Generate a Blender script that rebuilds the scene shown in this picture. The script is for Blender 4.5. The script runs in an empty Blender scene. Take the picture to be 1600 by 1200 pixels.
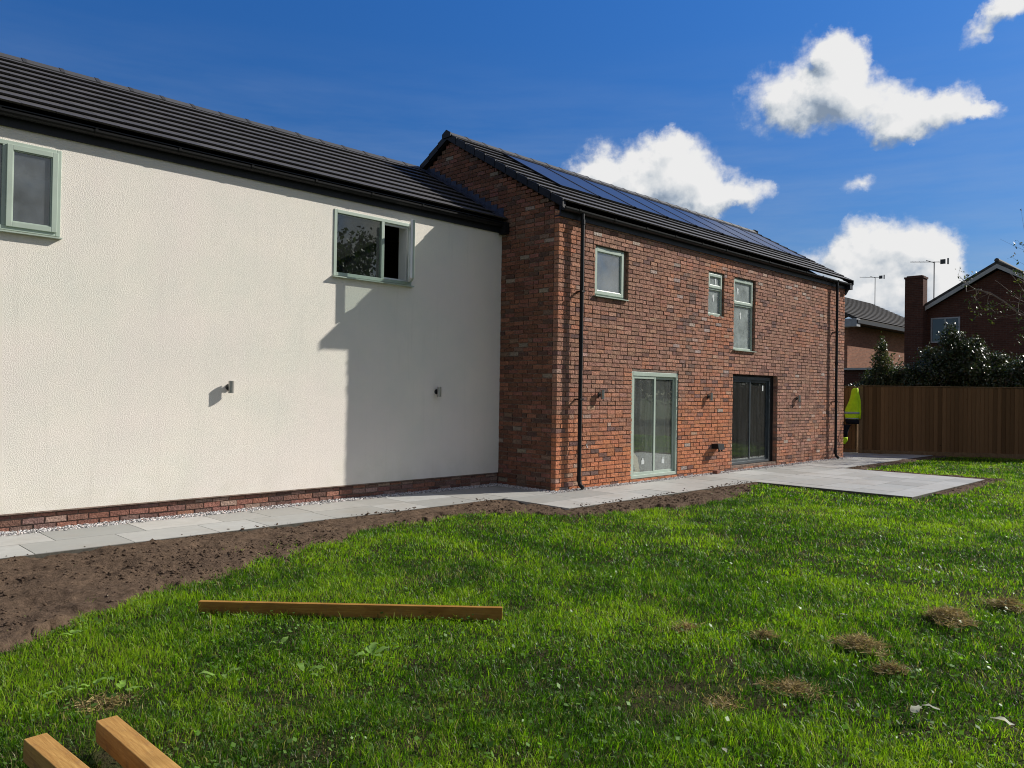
import bpy, math, random
import numpy as np
from mathutils import Vector, Matrix
random.seed(7); rng = np.random.default_rng(7)
S = bpy.context.scene; C = S.collection
R = math.radians

# ------------------------------------------------------------------ camera
cam = bpy.data.cameras.new('camera'); co = bpy.data.objects.new('camera', cam); C.objects.link(co)
yaw, pitch, roll = R(44.948), R(0.608), R(0.905)
f = Vector((math.cos(yaw)*math.cos(pitch), math.sin(yaw)*math.cos(pitch), math.sin(pitch)))
r = Vector((math.sin(yaw), -math.cos(yaw), 0)); u = r.cross(f)
r2 = math.cos(roll)*r + math.sin(roll)*u; u2 = -math.sin(roll)*r + math.cos(roll)*u
M = Matrix((r2, u2, -f)).transposed().to_4x4(); M.translation = Vector((0, 0, 1.6))
co.matrix_world = M
cam.sensor_fit = 'HORIZONTAL'; cam.sensor_width = 36; cam.lens = 36*1220/1600
cam.clip_start = 0.05; cam.clip_end = 3000
S.camera = co
S.view_settings.view_transform = 'Standard'; S.view_settings.look = 'None'
S.view_settings.exposure = 0.34; S.view_settings.gamma = 1
S.cycles.filter_width = 1.05

# ------------------------------------------------------------------ sun + sky
SUN = Vector((2.343, -1.0, 1.65)).normalized()
sl = bpy.data.lights.new('sun', 'SUN'); so = bpy.data.objects.new('sun', sl); C.objects.link(so)
sl.energy = 5.3; sl.angle = R(0.5); sl.color = (1.0, 0.955, 0.88)
so.rotation_euler = (-SUN).to_track_quat('-Z', 'Y').to_euler(); so.location = SUN*60

W = bpy.data.worlds.new('World'); S.world = W; W.use_nodes = True
wt = W.node_tree; wt.nodes.clear()
class NT:
    def __init__(s, t): s.t = t
    def n(s, typ, **k):
        nd = s.t.nodes.new(typ)
        for a, b in k.items():
            if a == 'inp':
                for i, v in b.items(): s.set(nd, i, v)
            else: setattr(nd, a, b)
        return nd
    def set(s, nd, i, v):
        if isinstance(v, bpy.types.NodeSocket): s.t.links.new(v, nd.inputs[i])
        else: nd.inputs[i].default_value = v
    def m(s, op, a, b=0.0, c=None, clamp=False):
        nd = s.n('ShaderNodeMath', operation=op, use_clamp=clamp); s.set(nd, 0, a); s.set(nd, 1, b)
        if c is not None: s.set(nd, 2, c)
        return nd.outputs[0]
    def mix(s, fac, a, b, mode='MIX'):
        nd = s.n('ShaderNodeMix', data_type='RGBA', blend_type=mode)
        s.set(nd, 0, fac); s.set(nd, 6, a); s.set(nd, 7, b); return nd.outputs[2]
    def noise(s, vec, scale, detail=4, rough=.55, dist=0.0):
        nd = s.n('ShaderNodeTexNoise'); s.set(nd, 'Scale', scale); s.set(nd, 'Detail', detail); s.set(nd, 'Roughness', rough); s.set(nd, 'Distortion', dist)
        if vec is not None: s.set(nd, 'Vector', vec)
        return nd.outputs['Fac']
    def ramp(s, fac, stops):
        nd = s.n('ShaderNodeValToRGB'); e = nd.color_ramp.elements
        while len(e) < len(stops): e.new(0.5)
        for el, (p, c) in zip(e, stops):
            el.position = p; el.color = tuple(c) + (1,) if len(c) == 3 else c
        s.set(nd, 0, fac); return nd.outputs[0]
    def rng(s, v, a, b, c=0.0, d=1.0, smooth=False):
        nd = s.n('ShaderNodeMapRange', interpolation_type='SMOOTHSTEP' if smooth else 'LINEAR')
        for i, x in enumerate((v, a, b, c, d)): s.set(nd, i, x)
        return nd.outputs[0]

# cloud density as a node group over a sky direction (azimuth, elevation in radians)
c1 = [(.455,.349,.049,.04),(.426,.337,.043,.033),(.4,.382,.037,.038),(.392,.362,.034,.028),(.393,.394,.025,.022),(.378,.342,.042,.034),(.337,.324,.04,.028),(.304,.314,.036,.023),(.272,.318,.026,.022),(.246,.307,.021,.01),(.327,.299,.023,.015)]
c2 = [(.586,.279,.052,.043),(.59,.304,.024,.019),(.651,.276,.056,.039),(.69,.269,.036,.026),(.547,.256,.048,.034),(.5,.242,.036,.018),(.617,.251,.072,.038),(.542,.233,.031,.018)]
c3 = [(.366,.185,.03,.029),(.329,.178,.036,.033),(.289,.167,.028,.028),(.397,.16,.037,.025),(.329,.145,.073,.038),(.362,.128,.055,.032),(.283,.138,.025,.028),(.30,.10,.12,.03)]
wisps = [(.367,.247,.022,.011),(.250,.389,.018,.014),(.232,.399,.022,.012),(.212,.408,.03,.012)]
back = [(-.66,.115,.16,.035),(-.60,.15,.07,.04),(-1.33,.2,.14,.06),(-1.45,.24,.1,.05),(-1.0,.3,.12,.05)]
g = bpy.data.node_groups.new('cloud_density', 'ShaderNodeTree')
g.interface.new_socket('Dir', in_out='INPUT', socket_type='NodeSocketVector')
g.interface.new_socket('Density', in_out='OUTPUT', socket_type='NodeSocketFloat')
g.interface.new_socket('Smooth', in_out='OUTPUT', socket_type='NodeSocketFloat')
G = NT(g); gi = G.n('NodeGroupInput'); go = G.n('NodeGroupOutput')
# warp the lookup direction so the outlines billow
nz = G.n('ShaderNodeTexNoise', inp={'Vector': gi.outputs[0], 'Scale': 24.0, 'Detail': 7.0, 'Roughness': .65})
off = G.n('ShaderNodeVectorMath', operation='SUBTRACT', inp={0: nz.outputs['Color'], 1: (.5, .5, .5)})
off2 = G.n('ShaderNodeVectorMath', operation='SCALE', inp={0: off.outputs[0], 'Scale': .040})
wv = G.n('ShaderNodeVectorMath', operation='ADD', inp={0: gi.outputs[0], 1: off2.outputs[0]}).outputs[0]
tot = None
for lst, amp in ((c1, 1.0), (c2, 1.0), (c3, 1.05), (wisps, .75), (back, .9)):
    for (a, e, ra, re) in lst:
        mp = G.n('ShaderNodeMapping', vector_type='TEXTURE', inp={'Vector': wv, 'Location': (a, e, 0), 'Scale': (ra*1.25, re*1.25, 1)})
        gr = G.n('ShaderNodeTexGradient', gradient_type='SPHERICAL', inp={0: mp.outputs[0]}).outputs['Fac']
        v = G.m('MULTIPLY', gr, amp)
        tot = v if tot is None else G.m('ADD', tot, v)
fb = G.noise(gi.outputs[0], 30.0, 10, .58)
fs = G.noise(gi.outputs[0], 30.0, 4, .5)
fb2 = G.noise(gi.outputs[0], 11.0, 3, .5)
d = G.m('ADD', tot, G.m('MULTIPLY', G.m('SUBTRACT', fb, .5), 1.7))
d = G.m('ADD', d, G.m('MULTIPLY', G.m('SUBTRACT', fb2, .5), .55))
d = G.m('MULTIPLY', d, G.rng(tot, 0.0, .12))
g.links.new(d, go.inputs[0])
g.links.new(G.m('ADD', tot, G.m('MULTIPLY', G.m('SUBTRACT', fs, .5), 1.5)), go.inputs[1])

N = NT(wt)
tc = N.n('ShaderNodeTexCoord'); sx = N.n('ShaderNodeSeparateXYZ', inp={0: tc.outputs['Generated']})
az = N.m('ARCTAN2', sx.outputs[1], sx.outputs[0]); el = N.m('ARCSINE', sx.outputs[2])
dv = N.n('ShaderNodeCombineXYZ', inp={0: az, 1: el, 2: 0.0}).outputs[0]
dv2 = N.n('ShaderNodeVectorMath', operation='ADD', inp={0: dv, 1: (-.012, .018, 0)}).outputs[0]
dv3 = N.n('ShaderNodeVectorMath', operation='ADD', inp={0: dv, 1: (-.004, .006, 0)}).outputs[0]
def cd(v):
    nd = wt.nodes.new('ShaderNodeGroup'); nd.node_tree = g; wt.links.new(v, nd.inputs[0]); return nd.outputs
(D1, S1), (_, S2), (_, S3) = cd(dv), cd(dv2), cd(dv3)
alpha = N.rng(D1, .0, .85, 0, 1, True)
lit = N.m('ADD', N.m('MULTIPLY', N.m('SUBTRACT', S1, S2), .52), N.m('MULTIPLY', N.m('SUBTRACT', D1, S3), .22))
bil = N.m('MULTIPLY', N.m('SUBTRACT', N.noise(dv2, 48.0, 4, .55), .5), .75)
shade = N.m('SUBTRACT', N.m('ADD', N.m('ADD', .74, bil), lit), N.m('MULTIPLY', N.rng(S2, .9, 2.4), .16), clamp=True)
ccol = N.ramp(shade, [(0.0, (2.1, 2.7, 3.6)), (.3, (3.6, 4.2, 5.0)), (.6, (6.0, 6.3, 6.6)), (.95, (7.8, 7.8, 7.8))])
sky = N.n('ShaderNodeTexSky', sky_type='NISHITA')
sky.sun_disc = False; sky.sun_elevation = math.asin(SUN.z)
sky.sun_rotation = math.atan2(SUN.x, SUN.y); sky.air_density = 1.0; sky.dust_density = .35; sky.ozone_density = 2.5
SKYK = .085
hsv = N.n('ShaderNodeHueSaturation', inp={'Saturation': 1.28, 'Value': 1.0, 'Hue': .508, 'Color': sky.outputs[0]})
sk = N.mix(1.0, hsv.outputs[0], (.56, .90, 1.18, 1), 'MULTIPLY')
dim = N.rng(el, .05, .55, .52, 1.0)
dimc = N.n('ShaderNodeCombineColor', inp={0: N.rng(el, .05, .55, .66, .86), 1: dim, 2: N.rng(el, .05, .55, .52, 1.0)}).outputs[0]
sk = N.mix(1.0, sk, dimc, 'MULTIPLY')
# thin high veil near the horizon to the right
ci = N.noise(N.n('ShaderNodeVectorMath', operation='MULTIPLY', inp={0: dv, 1: (3, 22, 1)}).outputs[0], 1.6, 6, .6)
veil = N.m('MULTIPLY', N.rng(ci, .35, .8, .02, .40), N.rng(el, .42, .10, 0, 1))
sk = N.mix(veil, sk, (3.6, 4.4, 5.6, 1))
col = N.mix(alpha, sk, ccol)
# unseen broken cloud added overhead and behind the viewer as neutral fill light
cn = N.noise(tc.outputs['Generated'], 2.6, 8, .58, .3)
cn2 = N.noise(N.n('ShaderNodeVectorMath', operation='ADD', inp={0: tc.outputs['Generated'], 1: (.05, -.03, .05)}).outputs[0], 2.6, 8, .58, .3)
dt = N.n('ShaderNodeVectorMath', operation='DOT_PRODUCT', inp={0: tc.outputs['Generated'], 1: (.69, .69, .21)}).outputs['Value']
away = N.rng(dt, .62, .40, 0, 1, True)
ac = N.m('MULTIPLY', N.rng(cn, .44, .58, 0, 1, True), away)
cc2 = N.ramp(N.m('ADD', .55, N.m('MULTIPLY', N.m('SUBTRACT', cn, cn2), 3.0), clamp=True), [(0.0, (2.0, 2.1, 2.2)), (.5, (3.9, 3.75, 3.5)), (1.0, (6.6, 6.3, 5.9))])
col = N.mix(ac, col, cc2)
bg = N.n('ShaderNodeBackground', inp={'Color': col, 'Strength': SKYK})
wo = N.n('ShaderNodeOutputWorld', inp={0: bg.outputs[0]})
W.cycles.sampling_method = 'MANUAL'; W.cycles.sample_map_resolution = 512

# ------------------------------------------------------------------ materials
def new_mat(name):
    m = bpy.data.materials.new(name); m.use_nodes = True; t = m.node_tree; t.nodes.clear()
    n = NT(t); out = n.n('ShaderNodeOutputMaterial'); n.out = out; return m, n
def principled(n, base, rough=.7, metal=0.0, spec=.5, normal=None, **k):
    p = n.n('ShaderNodeBsdfPrincipled'); n.set(p, 'Base Color', base); n.set(p, 'Roughness', rough)
    n.set(p, 'Metallic', metal); n.set(p, 'Specular IOR Level', spec)
    if normal is not None: n.set(p, 'Normal', normal)
    for a, b in k.items(): n.set(p, a, b)
    n.t.links.new(p.outputs[0], n.out.inputs[0]); return p
def ocoord(n): return n.n('ShaderNodeTexCoord').outputs['Object']
def bump(n, h, strength, dist=.01):
    return n.n('ShaderNodeBump', inp={'Height': h, 'Strength': strength, 'Distance': dist}).outputs[0]
def c4(c): return tuple(c) + (1,)
def simple(name, col, rough=.6, metal=0, spec=.5, var=.15, nscale=6, bs=0.0, bscale=60, streak=None):
    m, n = new_mat(name); v = ocoord(n)
    if streak: v = n.n('ShaderNodeMapping', inp={0: v, 'Scale': streak}).outputs[0]
    a = n.noise(v, nscale, 5)
    k = n.mix(n.rng(a, .3, .7), c4([x*(1-var) for x in col]), c4([min(1, x*(1+var)) for x in col]))
    nm = bump(n, n.noise(ocoord(n), bscale, 4), bs) if bs else None
    principled(n, k, rough, metal, spec, nm); return m
MT = {}
# brick: per-brick tint attribute, mottled
m, n = new_mat('brick'); v = ocoord(n)
at = n.n('ShaderNodeAttribute', attribute_name='tint').outputs['Color']
a = n.noise(v, 38, 5, .65); b = n.noise(v, 9, 4, .6)
k = n.mix(n.rng(a, .35, .75, 0, .65), at, (.055, .032, .026, 1))
k = n.mix(n.rng(n.noise(v, 70, 3, .6), .62, .8, 0, .45), k, (.42, .34, .28, 1))
k = n.mix(n.rng(b, .62, .8, 0, .35), k, (.30, .24, .20, 1))
principled(n, k, .93, 0, .15, bump(n, n.m('ADD', a, n.noise(v, 16, 3, .6)), .9, .018)); MT['brick'] = m
MT['mortar'] = simple('mortar', (.20, .145, .115), .95, spec=.1, var=.35, nscale=14, bs=.5, bscale=120)
# textured cream render
m, n = new_mat('cream_render'); v = ocoord(n)
st = n.n('ShaderNodeMapping', inp={0: v, 'Scale': (3, 3, .5)}).outputs[0]
k = n.mix(n.rng(n.noise(v, 1.3, 5, .6), .35, .7), (.80, .75, .66, 1), (.72, .70, .62, 1))
k = n.mix(n.rng(n.noise(st, 1.2, 5), .5, .8, 0, .35), k, (.77, .70, .64, 1))
zz = n.n('ShaderNodeSeparateXYZ', inp={0: v}).outputs[2]
k = n.mix(n.m('MULTIPLY', n.rng(zz, .75, .15), n.rng(n.noise(v, 3.5, 5), .40, .75, 0, .4)), k, (.50, .47, .34, 1))
k = n.mix(n.rng(n.noise(n.n('ShaderNodeMapping', inp={0: v, 'Scale': (9, 9, .6)}).outputs[0], 1.0, 5, .6), .56, .78, 0, .22), k, (.52, .49, .42, 1))
k = n.mix(n.rng(n.noise(v, .55, 4, .6), .42, .62, 0, .5), k, (.80, .71, .66, 1))
h1 = n.n('ShaderNodeTexVoronoi', feature='SMOOTH_F1', inp={'Vector': v, 'Scale': 150.0, 'Randomness': 1.0}).outputs[0]
h2 = n.noise(v, 92, 3, .65)
principled(n, k, .95, 0, .1, bump(n, n.m('ADD', n.m('MULTIPLY', h1, .25), h2), .65, .008)); MT['render'] = m
# roof tile (dark grey concrete), rough weathered
m, n = new_mat('roof_tile'); v = ocoord(n)
at = n.n('ShaderNodeAttribute', attribute_name='tint').outputs['Color']
k = n.mix(n.rng(n.noise(v, 18, 6, .7), .35, .7, 0, .5), at, (.035, .031, .030, 1))
k = n.mix(n.rng(n.noise(v, 140, 3, .6), .6, .8, 0, .4), k, (.16, .15, .14, 1))
principled(n, k, .62, 0, .35, bump(n, n.noise(v, 130, 3), .35, .004)); MT['tile'] = m
MT['black'] = simple('black_plastic', (.009, .009, .010), .5, spec=.25, var=.25, nscale=4)
MT['fascia'] = simple('anthracite_fascia', (.013, .015, .020), .5, spec=.3, var=.2, nscale=3)
MT['lead'] = simple('lead_flashing', (.045, .055, .085), .5, metal=.4, var=.35, nscale=9)
MT['sage'] = simple('sage_frame', (.37, .44, .37), .4, spec=.5, var=.06, nscale=5)
MT['anthracite'] = simple('anthracite_frame', (.035, .045, .052), .35, spec=.5, var=.2, nscale=5)
MT['upvc'] = simple('white_upvc', (.72, .73, .74), .3, var=.04)
MT['sticker'] = simple('white_sticker', (.52, .55, .54), .6, var=.08, nscale=30)
MT['steel'] = simple('brushed_steel', (.38, .37, .35), .32, metal=.9, var=.15, nscale=40)
MT['darkmetal'] = simple('dark_metal', (.05, .05, .05), .4, metal=.5)
MT['plaster'] = simple('plaster', (.62, .60, .55), .9, var=.12, nscale=2)
MT['darkroom'] = simple('room_floor', (.10, .085, .07), .8, var=.3, nscale=4)
MT['stone'] = None
def slab_mat():
    m, n = new_mat('porcelain_paving'); v = ocoord(n)
    at = n.n('ShaderNodeAttribute', attribute_name='tint').outputs['Color']
    k = n.mix(n.rng(n.noise(v, 5, 7, .65, 1.2), .35, .75, 0, .35), at, (.22, .22, .20, 1))
    k = n.mix(n.rng(n.noise(v, 60, 4, .7), .62, .8, 0, .35), k, (.20, .17, .13, 1))
    k = n.mix(n.rng(n.noise(v, 1.1, 4, .6), .52, .74, 0, .45), k, (.27, .235, .19, 1))
    principled(n, k, .55, 0, .3, bump(n, n.noise(v, 90, 4), .15, .004)); return m
MT['slab'] = slab_mat()
MT['grout'] = simple('joint_sand', (.09, .085, .07), .95, spec=.1, var=.3, nscale=30)
m, n = new_mat('soil'); v = ocoord(n)
a = n.noise(v, 22, 8, .7)
k = n.mix(n.rng(a, .3, .7), (.040, .027, .018, 1), (.150, .102, .070, 1))
k = n.mix(n.rng(n.noise(v, 3.1, 4), .45, .75, 0, .55), k, (.165, .112, .073, 1))
k = n.mix(n.rng(n.noise(v, 110, 3), .66, .8, 0, .6), k, (.19, .14, .10, 1))
principled(n, k, .98, 0, .08, bump(n, n.m('ADD', a, n.m('MULTIPLY', n.noise(v, 75, 6, .7), .6)), .9, .03)); MT['soil'] = m
m, n = new_mat('lawn_ground'); v = ocoord(n)
k = n.mix(n.rng(n.noise(v, 8, 7, .7), .35, .65), (.030, .042, .010, 1), (.042, .030, .018, 1))
principled(n, k, 1.0, 0, .05, bump(n, n.noise(v, 40, 6), .8, .03)); MT['turf'] = m
m, n = new_mat('far_ground'); v = ocoord(n)
k = n.mix(n.rng(n.noise(v, .05, 7, .7), .35, .65), (.05, .085, .02, 1), (.075, .08, .03, 1))
principled(n, k, 1.0, 0, .05); MT['far'] = m
# foliage
def leaf_mat(name, rough, trans, spec=.5, attr=True, col=(.1, .2, .03), tcol=None):
    m, n = new_mat(name)
    at = n.n('ShaderNodeAttribute', attribute_name='tint').outputs['Color'] if attr else c4(col)
    p = n.n('ShaderNodeBsdfPrincipled', inp={'Base Color': at, 'Roughness': rough, 'Specular IOR Level': spec})
    tr = n.n('ShaderNodeBsdfTranslucent'); n.set(tr, 0, n.mix(1.0, at, tcol or (1.5, 1.7, .7, 1), 'MULTIPLY'))
    mx = n.n('ShaderNodeMixShader', inp={0: trans}); n.t.links.new(p.outputs[0], mx.inputs[1]); n.t.links.new(tr.outputs[0], mx.inputs[2])
    n.t.links.new(mx.outputs[0], n.out.inputs[0]); return m
MT['grass'] = leaf_mat('grass_blade', .45, .48, .30)
MT['leaf'] = leaf_mat('leaf', .5, .3, .4)
MT['laurel'] = leaf_mat('laurel_leaf', .33, .12, .45)
MT['straw'] = leaf_mat('dry_straw', .7, .25, .3, tcol=(1.1, 1.1, .9, 1))
MT['bark'] = simple('bark', (.10, .08, .06), .9, spec=.1, var=.4, nscale=18, bs=.6, bscale=30)
MT['twig'] = simple('pale_bark', (.20, .16, .12), .75, spec=.3, var=.3, nscale=18)
def wood(name, ca, cb, sc, rough=.75):
    m, n = new_mat(name); v = ocoord(n)
    s = n.n('ShaderNodeMapping', inp={0: v, 'Scale': sc}).outputs[0]
    a = n.noise(s, 4, 6, .65, .6)
    k = n.mix(n.rng(a, .32, .7), c4(ca), c4(cb))
    k = n.mix(n.rng(n.noise(v, 3.0, 4, .6), .55, .8, 0, .5), k, c4([x*.55 for x in ca]))
    k = n.mix(n.rng(n.noise(s, 16, 3, .6), .62, .76, 0, .6), k, c4([x*.4 for x in ca]))
    vo = n.n('ShaderNodeTexVoronoi', inp={'Vector': n.n('ShaderNodeVectorMath', operation='ADD', inp={0: v, 1: (.13, .021, .03)}).outputs[0], 'Scale': 5.0}).outputs['Distance']
    k = n.mix(n.rng(vo, .05, .11, .8, 0), k, c4([x*.28 for x in ca]))
    k = n.mix(n.rng(n.noise(n.n('ShaderNodeMapping', inp={0: v, 'Scale': (5, 14, 14) if name == 'sawn_timber' else (3, 10, 10)}).outputs[0], 1.6, 5, .65), .42, .68, 0, .6), k, c4([ca[0]*.62, ca[1]*.52, ca[2]*.45]))
    k = n.mix(n.rng(n.noise(v, 55, 4, .7), .6, .8, 0, .35), k, c4([x*.45 for x in ca]))
    k = n.mix(n.rng(n.noise(v, 9, 5, .7), .56, .70, 0, .45), k, (.16, .10, .06, 1))
    principled(n, k, rough, 0, .1, bump(n, a, .35, .006)); return m
MT['timber'] = wood('sawn_timber', (.36, .19, .055), (.52, .31, .10), (22, 1.6, 22))
MT['plank'] = wood('planed_plank', (.27, .13, .028), (.38, .21, .05), (1.2, 26, 26))
m, n = new_mat('fence_board'); v = ocoord(n)
at = n.n('ShaderNodeAttribute', attribute_name='tint').outputs['Color']
s_ = n.n('ShaderNodeMapping', inp={0: v, 'Scale': (30, 30, 1.6)}).outputs[0]
k = n.mix(n.rng(n.noise(s_, 2, 6, .65), .35, .75, 0, .4), at, (.09, .045, .018, 1))
k = n.mix(n.rng(n.noise(v, 9, 3, .6), .7, .76, 0, .8), k, (.03, .02, .012, 1))
principled(n, k, .9, 0, .05, bump(n, n.noise(s_, 2, 6), .3, .005)); MT['fence'] = m
MT['fencepost'] = wood('fence_timber', (.15, .095, .05), (.23, .15, .08), (20, 20, 1.5))
m, n = new_mat('gravel_stone')
at = n.n('ShaderNodeAttribute', attribute_name='tint').outputs['Color']
principled(n, at, .8, 0, .3); MT['gravel'] = m
# glass: clear, dusty or glare-paled panes over real rooms
def glass(name, ior, dust_glare, dcol, tint=(.75, .8, .78), streak=False, spots=.0, rough=0.0):
    m, n = new_mat(name); v = ocoord(n)
    ge = n.n('ShaderNodeNewGeometry'); f0 = ((ior-1)/(ior+1))**2
    cs = n.m('ABSOLUTE', n.n('ShaderNodeVectorMath', operation='DOT_PRODUCT', inp={0: ge.outputs['Normal'], 1: ge.outputs['Incoming']}).outputs['Value'])
    fr = n.m('ADD', f0, n.m('MULTIPLY', 1-f0, n.m('POWER', n.m('SUBTRACT', 1.0, cs, clamp=True), 5.0)), clamp=True)
    gl = n.n('ShaderNodeBsdfGlossy', inp={'Color': (.95, 1, .98, 1), 'Roughness': rough})
    tp = n.n('ShaderNodeBsdfTransparent', inp={0: c4(tint)})
    a = n.n('ShaderNodeMixShader', inp={0: fr}); n.t.links.new(tp.outputs[0], a.inputs[1]); n.t.links.new(gl.outputs[0], a.inputs[2])
    df = n.n('ShaderNodeBsdfDiffuse', inp={0: c4(dcol)})
    sc = n.n('ShaderNodeMapping', inp={0: v, 'Scale': (9, 9, .8) if streak else (3, 3, 3)}).outputs[0]
    fac = n.rng(n.noise(sc, 1.5, 6, .65), .3, .8, dust_glare*.4, dust_glare*1.5)
    if spots: fac = n.m('ADD', fac, n.rng(n.noise(v, 22, 3), .70, .8, 0, spots), clamp=True)
    b = n.n('ShaderNodeMixShader', inp={0: fac}); n.t.links.new(a.outputs[0], b.inputs[1]); n.t.links.new(df.outputs[0], b.inputs[2])
    n.t.links.new(b.outputs[0], n.out.inputs[0]); return m
MT['glass'] = glass('window_glass', 1.9, .02, (.5, .5, .5))
MT['glass_blue'] = glass('upstairs_glass', 2.2, .10, (.55, .6, .65), tint=(.5, .55, .6))
MT['glass_dusty'] = glass('dusty_door_glass', 1.9, .10, (.50, .52, .49), tint=(.85, .88, .87), streak=True, spots=.12)
MT['glass_dark'] = glass('grimy_door_glass', 1.6, .045, (.5, .5, .48), tint=(.6, .62, .6), streak=True, spots=.12)
MT['glass_sky'] = glass('sky_glare_glass', 3.1, .12, (.60, .64, .70), tint=(.5, .55, .6))  # pale bluish film and raised reflectivity stand in for sky glare
MT['glass_film'] = glass('obscure_glass', 1.9, .5, (.44, .49, .48), rough=.12)
# solar glass
m, n = new_mat('solar_glass'); v = ocoord(n)
principled(n, (.028, .033, .058, 1), .28, 0, .35, None, **{'Coat Weight': 0.0}); MT['solar'] = m
MT['hivis'] = simple('hi_vis_fabric', (.50, .74, .01), .75, spec=.3, var=.1, nscale=8, bs=.5, bscale=14)
MT['reflect'] = simple('reflective_tape', (.30, .34, .33), .5, metal=.3, var=.1)
MT['navy'] = simple('dark_workwear', (.010, .011, .016), .9, spec=.1, var=.3)
MT['whitewood'] = simple('white_paint', (.36, .36, .34), .6, var=.12, nscale=5)
MT['greywood'] = simple('grey_white_paint', (.30, .31, .32), .6, var=.2, nscale=5)
def brick_shader(name, c1_, c2_, mort):
    m, n = new_mat(name); v = ocoord(n); s = n.n('ShaderNodeSeparateXYZ', inp={0: v})
    uv = n.n('ShaderNodeCombineXYZ', inp={0: n.m('ADD', s.outputs[0], s.outputs[1]), 1: s.outputs[2], 2: 0.0}).outputs[0]
    b = n.n('ShaderNodeTexBrick', inp={'Vector': uv, 'Color1': c4(c1_), 'Color2': c4(c2_), 'Mortar': c4(mort), 'Scale': 1.0, 'Mortar Size': .006, 'Mortar Smooth': .2, 'Brick Width': .225, 'Row Height': .075})
    k = n.mix(n.rng(n.noise(v, 12, 6, .65), .35, .7, 0, .5), b.outputs[0], c4([x*.4 for x in c1_]))
    principled(n, k, .93, 0, .15, bump(n, b.outputs[1], -.4, .01)); return m
MT['nb_dark'] = brick_shader('neighbour_brick', (.105, .042, .028), (.068, .028, .020), (.10, .078, .062))
MT['nb_light'] = brick_shader('neighbour_brick_pale', (.33, .15, .092), (.22, .095, .06), (.22, .16, .12))
MT['nb_tile2'] = simple('weathered_tile', (.050, .046, .042), .85, spec=.15, var=.5, nscale=5, bs=.4, bscale=50)
m, n = new_mat('neighbour_tile'); v = ocoord(n); s = n.n('ShaderNodeSeparateXYZ', inp={0: v})
uv = n.n('ShaderNodeCombineXYZ', inp={0: n.m('ADD', s.outputs[0], 0.0), 1: s.outputs[2], 2: 0.0}).outputs[0]
b = n.n('ShaderNodeTexBrick', inp={'Vector': uv, 'Color1': (.075, .07, .065, 1), 'Color2': (.055, .052, .05, 1), 'Mortar': (.012, .012, .012, 1), 'Scale': 1.0, 'Mortar Size': .018, 'Brick Width': .33, 'Row Height': .17})
k = n.mix(n.rng(n.noise(v, 7, 6, .65), .4, .7, 0, .45), b.outputs[0], (.04, .045, .03, 1))
principled(n, k, .8, 0, .3, bump(n, b.outputs[1], -.5, .02)); MT['nb_tile'] = m

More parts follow.
